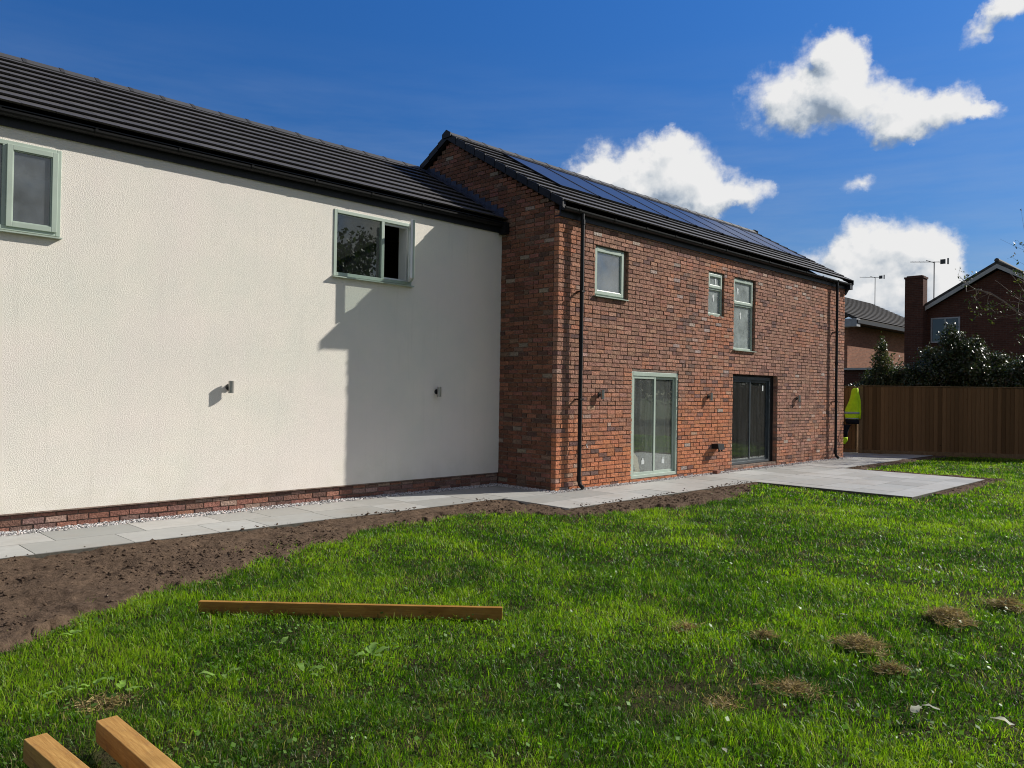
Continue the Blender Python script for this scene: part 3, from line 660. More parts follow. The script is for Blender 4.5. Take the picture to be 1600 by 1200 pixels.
# windows
w = casement('window', h2, O2, 10.505, 11.38, 3.305, 4.165, BY+.05, MT['sage'], [(10.545, 11.34, 3.345, 4.125, True)], MT['glass_sky'], fw=.04, sash=.05, sdepth=.10, sill_over=.035)
mb = MB(); mb.box(11.382, 11.45, BY+.06, BY+.12, 3.30, 4.17); mb.build('packer', MT['mortar'], w, O2)
w = casement('window', h2, O2, 14.205, 14.80, 3.275, 4.16, BY+.04, MT['sage'], [(14.245, 14.76, 3.315, 3.80, False), (14.245, 14.76, 3.85, 4.12, True)], MT['glass_film'], fw=.04, sdepth=.045, sill_over=.0)
sticker(w, O2, 14.50, 3.56, BY+.069, 1); sticker(w, O2, 14.55, 3.92, BY+.05, 1)
w = casement('window', h2, O2, 15.245, 16.15, 2.605, 4.16, BY+.05, MT['sage'], [(15.285, 16.11, 2.645, 3.56, False), (15.285, 16.11, 3.61, 4.12, True)], MT['glass_film'], fw=.04, sdepth=.10, sill_over=.03)
sticker(w, O2, 15.66, 3.28, BY+.079, 1); sticker(w, O2, 15.50, 3.80, BY+.06, 1)
# glazed doors
def door(name, x0, x1, z0, z1, yf, mat, gmat, st, stz, label=None):
    mb = MB(); frame_rect(mb, x0, x1, z0, z1, yf, yf+.08, (.05, .05, .06, .075)); w = mb.build(name, mat, h2, O2, bevel=.004)
    xm = (x0+x1)/2; 
    for (a, b, q) in ((x0+.05, xm+.03, 0), (xm-.03, x1-.05, 1)):
        mb = MB(); frame_rect(mb, a, b, z0+.06, z1-.075, yf+.012+q*.03, yf+.04+q*.03, (.055, .055, .05, .05))
        lf = mb.build('door_leaf', mat, w, O2, bevel=.003)
        pane(w, O2, a+.05, b-.05, z0+.10, z1-.12, yf+.022+q*.03, gmat)
        if st[q] is not None: sticker(w, O2, st[q], stz[q], yf+.021+q*.03, 0 if mat == MT['sage'] else 2)
    return w
door('glazed_door', 11.612, 13.128, .05, 2.015, BY+.012, MT['sage'], MT['glass_dusty'], (12.02, 12.72), (.30, .28))
w = door('glazed_door', 15.26, 17.12, .09, 2.03, BY+.09, MT['anthracite'], MT['glass_dark'], (None, 16.85), (0, 1.72))
w['label'] = 'anthracite double glazed door set in a deep reveal'
mb = MB(); mb.box(15.23, 15.26, BY+.10, BY+.16, .09, 2.08); mb.box(17.12, 17.30, BY+.11, BY+.17, .09, 2.08); mb.box(15.26, 17.12, BY+.11, BY+.16, 2.03, 2.08)
mb.build('reveal_shade', MT['black'], w, O2)  # black strips stand in for the shaded reveal around the frame
mb = MB(); mb.box(16.80, 16.86, BY+.16, BY+.2, .95, 1.2); mb.build('door_handle', MT['darkmetal'], w, O2)
# interior rooms (real surfaces behind the glazing)
mb = MB()
mb.box(BX0+.29, BX1-.29, BY+.302, 2*BR_Y-BY-.31, -.05, .03); mb.box(BX0+.29, BX1-.29, BY+.302, 2*BR_Y-BY-.31, 2.30, 2.45); mb.cur = 1
mb.box(18.8, 18.9, BY+.302, BY+3.39, .031, 2.299); mb.cur = 0; mb.box(BX0+.29, BX1-.29, BY+3.4, BY+3.5, .031, 2.299); mb.box(14.4, 14.5, BY+.302, BY+3.39, .031, 2.299); mb.cur = 1
mb.box(BX0+.29, BX1-.29, BY+2.4, BY+2.5, 2.451, 4.5); mb.box(13.4, 13.5, BY+.302, BY+2.39, 2.451, 4.5); mb.box(BX0+.29, BX1-.29, BY+.32, BY+2.39, 4.56, 4.6)
mb.box(13.16, 13.26, BY+.302, BY+.80, .031, 2.299); mb.box(17.32, 17.42, BY+.302, BY+.85, .031, 2.299)
mb.build('interior', [MT['darkroom'], MT['plaster']], h2, O2)
mb = MB(); mb.add([(11.70,BY+.10,.13),(12.05,BY+.11,.13),(11.98,BY+.12,.42),(11.86,BY+.11,.50),(11.80,BY+.10,.78),(11.69,BY+.10,.98)], [(0,1,2,3,4,5)]); 
mb.build('protective_sheet', simple('pale_card', (.55, .42, .26), .8), h2, O2)
for (x, z) in ((10.66, 1.585), (14.23, 1.575), (18.28, 1.56)): wall_light(h2, O2, x, BY, z)
mb = MB(); mb.box(14.40, 14.64, BY-.13, BY-.002, .50, .60); mb.prism([(BY-.17, .48), (BY-.131, .50), (BY-.131, .60), (BY-.15, .60)], 14.40, 14.64, 'x')
mb.tube([(14.46, BY-.14, .51), (14.46, BY-.14, .44)], .02, 8); mb.tube([(14.56, BY-.14, .51), (14.56, BY-.14, .45)], .02, 8); mb.build('outlet_cover', MT['black'], h2, O2)
mb = MB(); mb.tube([(10.25, BY+.0, .72), (10.25, BY-.07, .72), (10.25, BY-.09, .68)], .012, 8); mb.box(10.23, 10.27, BY-.075, BY-.06, .735, .75); mb.build('outside_tap', MT['steel'], h2, O2)

# ================================================================== GROUND
mb = MB(); mb.add([(-400,-400,-.30),(900,-400,-.30),(900,900,-.30),(-400,900,-.30)], [(0,1,2,3)]); tag(mb.build('ground', MT['far']), kind='structure')
# paved areas
slabs_rects = [(-4, 9.0, 8.27, 9.6), (-4, 8.4, 8.27, 9.0)]
def lay(mb, x0, x1, y0, y1, lens, start=0.0, along='x', th=.045):
    a = (x0 if along == 'x' else y0) - start; e = x1 if along == 'x' else y1; lo = x0 if along == 'x' else y0
    while a < e-.02:
        L = random.choice(lens); p, q = max(a, lo), min(a+L, e)
        if e-q < .12: q = e
        if q-p > .04:
            c = random.uniform(.29, .41); w_ = random.uniform(-.012, .012); col = (c+w_+.006, c+w_*.4+.003, c-.018); dz = random.uniform(-.0015, .0015)
            if along == 'x': mb.box(p+.0045, q-.0045, y0+.0045, y1-.0045, -th+dz, dz, col)
            else: mb.box(x0+.0045, x1-.0045, p+.0045, q-.0045, -th+dz, dz, col)
        a = q if q == e else a+L
random.seed(11)
mb = MB(); lay(mb, -4, 8.27, 9.0, 9.6, (.6, .9, .6), .2); lay(mb, -4, 9.3, 8.4, 9.0, (.9, .6), .53)
lay(mb, 8.27, 9.3, 9.0, 9.6, (.9,)); lay(mb, 8.27, 13.6, 7.7, 8.3, (.9, .6)); lay(mb, 8.27, 13.6, 7.1, 7.7, (.9, .6), .3); lay(mb, 8.27, 9.3, 8.3, 8.4, (.9,))
y = 4.35
while y < 8.29:
    h = random.choice((.6, .6, .45)); y1 = y+h if 8.3-(y+h) > .3 else 8.3
    lay(mb, 13.6, 17.85, y, y1, (.9, .6, .6), random.uniform(0, .5)); y = y1
lay(mb, 17.85, 24.2, 7.2, 7.75, (.9, .6)); lay(mb, 17.85, 24.2, 7.75, 8.3, (.6, .9), .3); lay(mb, 21.35, 23.3, 8.3, 8.9, (.6,)); lay(mb, 21.35, 23.3, 8.9, 9.5, (.6,), .3); lay(mb, 21.35, 23.3, 9.5, 13.5, (.9,), 0, 'y')
mb.cur = 1
for (a, b, c, d_) in ((-4,9.3,8.404,9.6),(8.275,13.6,7.104,8.40),(13.6,17.846,4.354,8.3),(17.846,24.2,7.204,8.3),(21.35,23.3,8.3,13.5)):
    mb.box(a, b, c, d_, -.10+c*1e-4, -.007+c*1e-4)
tag(mb.build('path', [MT['slab'], MT['grout']]), kind='structure')
# soil polygon
soil_edge = [(-4,3.5),(-1.5,4.6),(0.2,5.2),(1.23,5.73),(1.62,5.99),(2.03,6.28),(2.5,6.42),(2.83,6.47),(3.26,6.67),(3.6,7.04),(3.81,6.93),(4.19,7.23),(4.56,7.19),(4.93,7.53),(5.97,7.78),(7.07,7.78),(7.33,7.5),(7.92,6.85),(8.33,6.6),(9.25,6.47),(10.2,6.3),(11.36,6.29),(12.36,6.6),(13.0,6.95),(13.6,7.05)]
se = np.array(soil_edge)
def edge_y(x): return np.interp(x, se[:, 0], se[:, 1])
def soil_amt(x, y):
    """>0 inside bare soil (metres inside, roughly)"""
    x = np.asarray(x, float); y = np.asarray(y, float)
    ey = edge_y(x) + .35*(fbm(x, y, 2.2, 3, 5)-.5) + .30*(fbm(x, y, 7.5, 3, 6)-.5)
    a = np.where((x < 13.62) & (y < 9.6), y-ey, -9)
    b = .24 + .2*(fbm(x, y, 1.6, 3, 9)-.5) - np.maximum(np.maximum(4.35-y, 0), 0) ; b = np.where((x > 14.6) & (x < 18.2) & (y < 4.35), b, -9)
    dx = np.maximum(x-17.85, 0); c = .50 + .45*(fbm(x, y, 1.3, 3, 12)-.5) - dx; c = np.where((x > 17.8) & (y > 4.1) & (y < 7.3), c, -9)
    e = .30 + .3*(fbm(x, y, 1.1, 3, 15)-.5) - np.maximum(7.2-y, 0); e = np.where((x > 17.8) & (x < 24.5) & (y < 7.3), e, -9)
    return np.maximum(np.maximum(a, b), np.maximum(c, e))
def paved(x, y, m_=0.0):
    x = np.asarray(x); y = np.asarray(y)
    return ((x < 9.3) & (y > 8.4-m_)) | ((x > 8.27-m_) & (x < 13.6) & (y > 7.1-m_)) | ((x > 13.6-m_) & (x < 17.85+m_) & (y > 4.35-m_)) | ((x > 17.8) & (y > 7.2-m_))
humps = [(5.19,1.97,.14,.09),(4.95,1.66,.10,.05),(6.3,1.75,.2,.08),(4.91,2.48,.08,.05),(7.05,1.55,.16,.07),(4.16,1.93,.16,.05),(4.7,2.95,.1,.04),(3.9,2.0,.12,.05)]
def terrain(x, y):
    z = -.045 + .05*(fbm(x, y, .6, 3, 2)-.5) + .035*(fbm(x, y, 3.0, 3, 4)-.5)
    for (hx_, hy_, rr, hh) in humps: z = z + hh*.5*np.exp(-((x-hx_)**2+(y-hy_)**2)/rr**2)
    near_p = paved(x, y, .12)
    return np.where(near_p, np.minimum(z, -.05), z)
def grid(name, x0, x1, y0, y1, st_, zf, mask, mat):
    nx, ny = int((x1-x0)/st_)+1, int((y1-y0)/st_)+1
    X, Y = np.meshgrid(x0+np.arange(nx)*st_, y0+np.arange(ny)*st_, indexing='ij')
    Z = zf(X, Y); V = np.stack([X, Y, Z], -1).reshape(-1, 3)
    I = np.arange(nx*ny).reshape(nx, ny)
    q = np.stack([I[:-1, :-1], I[1:, :-1], I[1:, 1:], I[:-1, 1:]], -1).reshape(-1, 4)
    if mask is not None:
        cx = (X[:-1, :-1]+st_/2).ravel(); cy = (Y[:-1, :-1]+st_/2).ravel(); q = q[mask(cx, cy)]
        us, inv = np.unique(q.ravel(), return_inverse=True); V = V[us]; q = inv.reshape(-1, 4)
    o = np_mesh(name, V, q.ravel(), np.full(len(q), 4), np.ones((len(V), 3)), mat)
    o.data.polygons.foreach_set('use_smooth', [True]*len(q)); return o
o = grid('lawn', -6, 34, -14, 9.5, .1, lambda x, y: terrain(x, y)-.12*np.clip(soil_amt(x, y)/.15+.2, 0, 1), lambda x, y: ~((paved(x, y, -.15))), MT['turf']); tag(o, kind='structure')
def soil_z(x, y):
    s = np.clip(soil_amt(x, y)/.12, -1, 1)
    rough = .075*(fbm(x, y, 3.0, 5, 21)-.5) - .05*np.clip(fbm(x, y, 2.4, 2, 33)*5-3.1, 0, 1) + .05*np.maximum(0, fbm(x, y, 14, 3, 25)-.52) + .022*(fbm(x, y, 30, 2, 28)-.5)
    z = -.022 + rough + .012*s
    z = np.where(s < .3, np.minimum(z, terrain(x, y)-.01+(s+.3)*.04), z)
    return np.where(paved(x, y, .05), np.minimum(z, -.012), z)
o = grid('soil', -4, 24.5, 3.3, 8.45, .022, soil_z, lambda x, y: (soil_amt(x, y) > -.10) & ~paved(x, y, -.03), MT['soil']); tag(o, kind='structure')
# soil clods: loose crumbs, one mass
def crumbs(name, pts, smin, smax, mat, colf, seedv=3, flat=.7):
    rg = np.random.default_rng(seedv); n_ = len(pts)
    ico = np.array([(0,0,1),(.894,0,.447),(.276,.851,.447),(-.724,.526,.447),(-.724,-.526,.447),(.276,-.851,.447),(.724,.526,-.447),(-.276,.851,-.447),(-.894,0,-.447),(-.276,-.851,-.447),(.724,-.526,-.447),(0,0,-1)])
    fc = np.array([(0,1,2),(0,2,3),(0,3,4),(0,4,5),(0,5,1),(1,6,2),(2,7,3),(3,8,4),(4,9,5),(5,10,1),(6,7,2),(7,8,3),(8,9,4),(9,10,5),(10,6,1),(11,7,6),(11,8,7),(11,9,8),(11,10,9),(11,6,10)])
    sz = smin+(smax-smin)*rg.random(n_)**2.2
    V = ico[None]*(1+.45*(rg.random((n_, 12, 1))-.5))*sz[:, None, None]*np.stack([1+.5*rg.random(n_), .7+.4*rg.random(n_), flat*(.7+.5*rg.random(n_))], -1)[:, None]
    a = rg.random(n_)*6.283; ca, sa2 = np.cos(a), np.sin(a)
    X = V[..., 0]*ca[:, None]-V[..., 1]*sa2[:, None]; Y = V[..., 0]*sa2[:, None]+V[..., 1]*ca[:, None]
    V = np.stack([X, Y, V[..., 2]], -1)+pts[:, None]
    F_ = (fc[None]+(np.arange(n_)*12)[:, None, None]).reshape(-1)
    col = np.repeat(colf(rg, n_), 12, 0)
    return np_mesh(name, V.reshape(-1, 3), F_, np.full(n_*20, 3), col, mat)
x = rng.uniform(-1, 19, 60000); y = rng.uniform(3.4, 8.4, 60000); k = (soil_amt(x, y) > 0) & ~paved(x, y, .02); x, y = x[k], y[k]
keep = rng.random(len(x)) < np.clip(fbm(x, y, 1.5, 3, 30)*2.0-.55, .05, 1); x, y = x[keep][:14000], y[keep][:14000]
xs_ = rng.uniform(-1, 13.5, 5000); ys_ = np.where(xs_ < 8.27, 8.4, 7.1)+np.abs(rng.normal(0, .09, 5000)); kk = rng.random(5000) < np.clip(fbm(xs_, ys_, 1.1, 3, 44)*4-1.7, .02, 1); xs_, ys_ = xs_[kk][:350], ys_[kk][:350]
cl_p = np.concatenate([np.stack([x, y, soil_z(x, y)+.002], -1), np.stack([xs_, ys_, np.full(len(xs_), .002)], -1)]); cl_p = cl_p[rng.permutation(len(cl_p))]
o = crumbs('soil_clods', cl_p, .002, .019, MT['soil'], lambda r_, n_: np.ones((n_, 3)), 5)
tag(o, 'loose brown clods of earth scattered over the bare soil strip beside the path', 'soil', kind='stuff')
# gravel strips
gx = rng.uniform(0.8, 9.5, 9500); gy = rng.uniform(9.6, 9.86, 9500); g2 = rng.uniform(9.4, 21.3, 9000); g2y = rng.uniform(8.3, 8.5, 9000); g3 = rng.uniform(9.3, 9.54, 1600); g3y = rng.uniform(8.3, 9.86, 1600)
sp_ = rng.random(300); 
x = np.concatenate([gx, g2, g3, 1.0+sp_*18]); y = np.concatenate([gy, g2y, g3y, np.where(1.0+sp_*18 < 9.3, 9.6, 8.3)-np.abs(rng.normal(0, .05, 300))])
lvl = np.where(((x < 9.3) & (y < 9.6)) | ((x > 9.55) & (y < 8.3)), .006, -.015)
o = crumbs('gravel', np.stack([x, y, lvl+rng.random(len(x))*.018], -1), .006, .017, MT['gravel'],
    lambda r_, n_: np.clip(np.array([.40, .39, .38])[None]*(.25+1.35*r_.random((n_, 1))**.8)+(r_.random((n_, 1)) < .12)*np.array([[.12, .03, .0]]), 0, .85), 6)
tag(o, 'strip of grey and white gravel chippings between the house walls and the paving', 'gravel', kind='stuff')
mb = MB(); mb.box(-4, 9.55, 9.55, 9.88, -.1, -.02); mb.box(9.25, 9.56, 8.25, 9.551, -.1, -.021); mb.box(9.56, 21.35, 8.25, 8.52, -.1, -.019); tag(mb.build('gravel_bed', MT['grout']), kind='structure')

# ================================================================== GRASS
def blades(n_target_list):
    VX, FX, CX, FC = [], [], [], []; base = 0
    for (r0, r1, dens, w0, h0, h1_) in n_target_list:
        A0, A1 = R(-9), R(93)
        n_ = int(dens*(A1-A0)/2*(r1*r1-r0*r0)); rr = np.sqrt(rng.random(n_)*(r1*r1-r0*r0)+r0*r0); aa = A0+(A1-A0)*rng.random(n_)
        # sparser flanks either side of what the photograph covers
        n2 = int(dens*.18*R(90)/2*(min(r1, 12)**2-r0*r0)) if r0 < 12 else 0
        if n2: rr = np.concatenate([rr, np.sqrt(rng.random(n2)*(min(r1, 12)**2-r0*r0)+r0*r0)]); aa = np.concatenate([aa, np.where(rng.random(n2) < .5, A0-R(45)*rng.random(n2), A1+R(45)*rng.random(n2))])
        x, y = rr*np.cos(aa), rr*np.sin(aa)
        so_ = soil_amt(x, y); k = (~paved(x, y, .03)) & (y < 9.3) & (x < 26)
        k &= (so_ < -.03+.18*(rng.random(len(x))-.45)) | (rng.random(len(x)) < np.where(so_ < .5, .22*np.clip(fbm(x, y, 6, 2, 90)*3-1.45, 0, 1)+.01, .0015))
        bare = fbm(x, y, 1.7, 4, 40)
        k &= rng.random(len(x)) > np.clip((bare-.64)*6, 0, .6)
        for (bx, by, br, _) in humps: k &= ((x-bx)**2+(y-by)**2 > (br*.7)**2) | (rng.random(len(x)) < .40)
        k &= ((x-1.38)**2+(y-4.35)**2 > .16**2) | (rng.random(len(x)) < .3)
        # nothing grows through the timbers
        for (p, q, hw) in (((1.215, 3.74), (1.235, 1.4), .05), ((.938, 3.75), (1.09, 1.4), .05), ((2.42, 5.63), (3.98, 4.01), .022)):
            dx, dy = q[0]-p[0], q[1]-p[1]; L2 = dx*dx+dy*dy; t = np.clip(((x-p[0])*dx+(y-p[1])*dy)/L2, 0, 1)
            k &= ((x-p[0]-t*dx)**2+(y-p[1]-t*dy)**2) > hw*hw
        x, y = x[k], y[k]; n_ = len(x)
        cl = .5*fbm(x, y, 5.5, 3, 50)+.5*fbm(x, y, 13, 2, 55); big = fbm(x, y, .9, 3, 60)
        h = (h0+(h1_-h0)*rng.random(n_))*(.35+1.35*cl)*(.8+.5*(big-.3))*np.where(rng.random(n_) < .07, 1.55, 1)
        near_soil = soil_amt(x, y) > -.05; h = np.where(near_soil, h*.8, h)
        w = w0*(.7+.6*rng.random(n_)); a = rng.random(n_)*6.283; lean = h*(.25+.9*rng.random(n_)**1.3); la = fbm(x, y, 2.5, 2, 70)*9+rng.normal(0, 2.0, n_)
        z = terrain(x, y)-.005
        b = np.stack([x, y, z], -1); sd = np.stack([np.cos(a), np.sin(a), 0*a], -1)*w[:, None]/2; ld = np.stack([np.cos(la), np.sin(la), 0*la], -1)
        mid = b+ld*(lean*.35)[:, None]+np.array([0, 0, 1])*(h*.6)[:, None]; tip = b+ld*lean[:, None]+np.array([0, 0, 1])*(h*(1.0-.25*(lean/h)))[:, None]
        V = np.stack([b-sd, b+sd, mid+sd*.8, mid-sd*.8, tip], 1)
        i0 = base+np.arange(n_)*5
        F_ = np.stack([i0, i0+1, i0+2, i0+3, i0+3, i0+2, i0+4], -1)
        t = rng.random(n_); tone = np.clip(.5+(fbm(x, y, 1.3, 4, 80)-.5)*1.9+(cl-.5)*1.3+rng.normal(0, .30, n_), 0, 1)[:, None]
        dk = np.array([.016, .054, .002]); md = np.array([.066, .160, .003]); lt = np.array([.200, .300, .012])
        c = np.where(tone < .5, dk+(md-dk)*tone*2, md+(lt-md)*(tone-.5)*2)
        dry = (t < .035+.12*np.clip(bare[k][:n_]-.52, 0, 1)*4)[:, None]; c = np.where(dry, np.array([.26, .22, .10])*(.6+.6*rng.random((n_, 1))), c)
        c = c*(.8+.4*rng.random((n_, 1)))
        cc = np.repeat(c[:, None], 5, 1); 
        VX.append(V.reshape(-1, 3)); FX.append(F_.reshape(-1)); CX.append(cc.reshape(-1, 3)); FC.append(np.tile([4, 3], n_)); base += n_*5
    return np.concatenate(VX), np.concatenate(FX), np.concatenate(FC), np.concatenate(CX)
def clover(n_):
    A0, A1 = R(4), R(88); rr = 1.5+9.5*rng.random(n_)**.8; aa = A0+(A1-A0)*rng.random(n_); x, y = rr*np.cos(aa), rr*np.sin(aa)
    k = (soil_amt(x, y) < -.05) & ~paved(x, y, .05) & (rng.random(n_) < np.clip(fbm(x, y, 2.1, 3, 95)*4-1.5, .04, 1)); x, y = x[k], y[k]; n_ = len(x)
    for (p, q, hw) in (((1.215, 3.75), (1.18, 1.4), .07), ((.93, 3.77), (1.02, 1.4), .07)):
        k = (np.abs(x-(p[0]+q[0])/2) > hw+.01) | (y > 3.78); x, y = x[k], y[k]; n_ = len(x)
    c = np.stack([x, y, terrain(x, y)+.02+.04*rng.random(n_)], -1); nrm = rng.normal(0, .45, (n_, 3)); nrm[:, 2] = 1; nrm /= np.linalg.norm(nrm, axis=1)[:, None]
    a = rng.normal(0, 1, (n_, 3)); a -= nrm*(a*nrm).sum(1)[:, None]; a /= np.linalg.norm(a, axis=1)[:, None]; b = np.cross(nrm, a); sz = (.006+.013*rng.random(n_)**2)[:, None]
    V = np.stack([c-a*sz, c-a*sz*.1+b*sz*.8, c+a*sz, c-a*sz*.1-b*sz*.8], 1)
    cl = np.array([.10, .19, .03])*(.5+1.1*rng.random((n_, 1)))
    return V.reshape(-1, 3), np.repeat(cl, 4, 0), n_
V, F_, FC_, CC = blades([(1.5, 4.2, 12500, .0034, .022, .072), (4.2, 7.5, 6000, .0046, .022, .068), (7.5, 13, 2600, .007, .025, .064), (13, 27, 900, .012, .03, .066)])
V2, C2_, n2_ = clover(26000); b0 = len(V)
V = np.concatenate([V, V2]); CC = np.concatenate([CC, C2_]); F_ = np.concatenate([F_, b0+np.arange(n2_*4)]); FC_ = np.concatenate([FC_, np.full(n2_, 4)])
o = np_mesh('grass', V, F_, FC_, CC, MT['grass'])
tag(o, 'bright green uneven grass blades covering the lawn', 'grass', kind='stuff')
print('grass blades', len(FC_)//2)

# ================================================================== LOOSE TIMBER
def prism_bar(name, p, q, w, z0, z1, mat, org, jitter=0):
    p, q = Vector(p), Vector(q); d_ = (q-p); d_.z = 0; L = d_.length; d_.normalize(); nn = Vector((-d_.y, d_.x, 0))
    mb = MB(); NS = 8
    for i in range(NS):
        a, b = L*i/NS, L*(i+1)/NS
    mb.hexa([(0,-w/2,0),(L,-w/2,0),(L,w/2,0),(0,w/2,0),(0,-w/2,z1-z0),(L,-w/2,z1-z0),(L,w/2,z1-z0),(0,w/2,z1-z0)])
    o = mb.build(name, mat, None, (0,0,0), bevel=.003); o.location = (p.x, p.y, z0); o.rotation_euler = (0, 0, math.atan2(d_.y, d_.x)); return o
o = prism_bar('timber_post', (1.215, 3.735, 0), (1.245, .9, 0), .088, .025, .12, MT['timber'], 0); MT['timber'].node_tree
o.rotation_euler = (0, R(.2), math.atan2(.9-3.735, 1.27-1.215)); tag(o, 'square sawn timber lying on the grass, the one nearer the middle of the photo', 'timber', 'sawn timber posts on the grass')
o = prism_bar('timber_post', (.938, 3.745, 0), (1.12, .9, 0), .088, .025, .12, MT['timber'], 0)
o.rotation_euler = (0, 0, math.atan2(.9-3.745, 1.14-.938)); tag(o, 'square sawn timber lying on the grass at the bottom left corner of the photo', 'timber', 'sawn timber posts on the grass')
o = prism_bar('wooden_plank', (2.44, 5.61, 0), (3.965, 4.02, 0), .042, -.042, .050, MT['plank'], 0)
tag(o, 'long thin planed plank lying on its edge in the middle of the grass', 'plank')
# swap grain direction for the posts: their long axis is local x
for nd in MT['timber'].node_tree.nodes:
    if nd.type == 'MAPPING': nd.inputs['Scale'].default_value = (1.6, 22, 22)
# loose brick by the door
mb = MB(); mb.box(-.108, .108, -.051, .051, 0, .065, (.24, .10, .07)); o = mb.build('loose_brick', MT['brick'], None, (0,0,0), bevel=.004); o.location = (14.33, 8.34, .005); o.rotation_euler = (0, 0, .25)
tag(o, 'single loose red brick resting on the paving edge left of the dark glazed door', 'brick')

# ================================================================== WEEDS, STRAW, DRY LEAVES
def weed(x, y, n_, size, col, label, cat='weed', upright=.35):
    bz = float(terrain(np.array([x]), np.array([y]))[0]); V = []; F2 = []; cl = []; b = 0
    for i in range(n_):
        a = random.uniform(0, 6.283); L = size*random.uniform(.6, 1.1); w = L*random.uniform(.32, .5); up = random.uniform(.05, upright); d_ = Vector((math.cos(a), math.sin(a), 0)); s_ = Vector((-d_.y, d_.x, 0))
        o_ = Vector((x, y, bz+.03))+Vector((random.uniform(-1, 1), random.uniform(-1, 1), 0))*size*.25; K = 5
        for j in range(K+1):
            t = j/K; c = o_+d_*L*(.25+t)+Vector((0, 0, 1))*(L*up*math.sin(t*2.2)+.045); ww = w*math.sin(min(1, .12+t*1.0)*math.pi*.93)*(1+.45*(j % 2))*random.uniform(.8, 1.2); cup = random.uniform(-.1, .35)*ww
            V += [c-s_*ww*.5+Vector((0,0,cup)), c, c+s_*ww*.5+Vector((0,0,cup))]
            kk_ = random.uniform(.6, 1.1); cc = [k_*kk_ for k_ in col]; cl += [cc]*3
            if j: q = b+3*j; F2 += [q-3, q-2, q+1, q, q-2, q-1, q+2, q+1]
        b += 3*(K+1)
    o = np_mesh(cat.replace(' ', '_'), np.array([list(v_) for v_ in V])-np.array([x, y, bz]), np.array(F2), np.full(len(F2)//4, 4), np.array(cl), MT['leaf']); o.location = (x, y, bz)
    tag(o, label, cat, 'broad leaved weeds in the lawn' if cat == 'weed' else 'pale dead leaves in the lawn'); return o
LG = (.20, .34, .05)
weed(1.37, 4.46, 4, 0.074, (.22, .38, .05), 'light green broad leaf weed at the edge of the bare patch above the timber posts')
weed(1.47, 4.29, 4, 0.081, (.22, .38, .05), 'light green lobed weed just beyond the end of the right timber post')
weed(1.22, 4.47, 4, 0.068, (.18, .31, .05), 'yellow green weed on the left side of the bare patch above the timber posts')
weed(1.95, 4.17, 3, 0.081, (.18, .31, .05), 'slender pale weed standing right of the timber posts')
weed(2.72, 3.86, 5, 0.101, (.18, .31, .05), 'wide leaved weed in front of the long plank, below its middle')
weed(2.30, 3.86, 4, 0.081, (.18, .31, .05), 'yellowish weed low in the grass between the plank and the photo bottom')
weed(2.45, 4.46, 3, 0.068, (.18, .31, .05), 'small pale weed just in front of the left part of the plank')
weed(1.56, 5.44, 4, 0.074, (.22, .38, .05), 'bright weed at the grass edge beside the widest part of the soil')
DL = (.42, .42, .30)
weed(4.20, 1.36, 1, 0.105, DL, 'pale dead leaf lying in the grass below the largest straw hump', 'dead leaf', .15)
weed(4.38, 1.22, 1, 0.105, DL, 'pale pinkish dead leaf to the right in the foreground grass', 'dead leaf', .15)
weed(4.40, .93, 1, 0.105, DL, 'pale curled dead leaf at the lower right edge of the photo', 'dead leaf', .2)
weed(3.18, 1.80, 1, 0.083, DL, 'small whitish dead leaf near the bottom of the photo, right of centre', 'dead leaf', .15)
weed(5.78, 2.26, 1, 0.075, DL, 'tiny white dead leaf between the straw humps', 'dead leaf', .15)
def straw(x, y, rad, hgt, n_, label):
    bz = float(terrain(np.array([x]), np.array([y]))[0]); rg = np.random.default_rng(int(x*1000))
    a = rg.random(n_)*6.283; rr = rad*rg.random(n_)**.62*(1+.35*np.sin(a*2+x*7)+.2*np.sin(a*5+y*9)); px_, py_ = rr*np.cos(a), rr*np.sin(a)*.8; pz = hgt*np.exp(-(rr/rad*1.5)**2)*rg.random(n_)**.6
    d = rg.normal(0, 1, (n_, 3)); d[:, 2] = np.abs(d[:, 2])*.35; d /= np.linalg.norm(d, axis=1)[:, None]; L = .02+.06*rg.random(n_)**1.5
    c = np.stack([px_, py_, pz], -1); s_ = np.cross(d, rg.normal(0, 1, (n_, 3))); s_ /= np.linalg.norm(s_, axis=1)[:, None]; s_ *= .0014
    V = np.stack([c-s_, c+s_, c+s_+d*L[:, None], c-s_+d*L[:, None]], 1).reshape(-1, 3)
    cl = np.repeat(np.where(rg.random((n_, 1)) < .6, np.array([[.38, .29, .12]]), np.array([[.17, .12, .05]]))*(.6+.9*rg.random((n_, 1))), 4, 0)
    o = np_mesh('straw_clump', V, np.arange(n_*4), np.full(n_, 4), cl, MT['straw']); o.location = (x, y, bz)
    tag(o, label, 'straw clump', 'brown straw clumps in the lawn'); return o
straw(5.19, 1.97, .17, .06, 1300, 'largest brown hump of dead straw in the right of the lawn')
straw(4.93, 1.68, .09, .04, 550, 'small dark straw clump just right of and below the largest hump')
straw(6.3, 1.76, .2, .07, 1500, 'wide brown straw mound near the right edge of the lawn, left of the farthest one')
straw(4.91, 2.48, .07, .045, 450, 'little round straw tuft left of the largest hump')
straw(7.05, 1.55, .16, .06, 900, 'brown straw mound at the right edge of the lawn, farthest from the viewer')
straw(4.16, 1.93, .16, .035, 800, 'flat thatch patch in the foreground, below the little round tuft')
straw(4.7, 2.95, .08, .03, 350, 'small brown tuft leftmost among the clumps across the right lawn')
straw(1.40, 4.33, .16, .012, 700, 'bare straw patch at the far end of the timber posts')
straw(3.75, 2.1, .16, .02, 500, 'sparse thatch patch at the lower middle of the lawn')

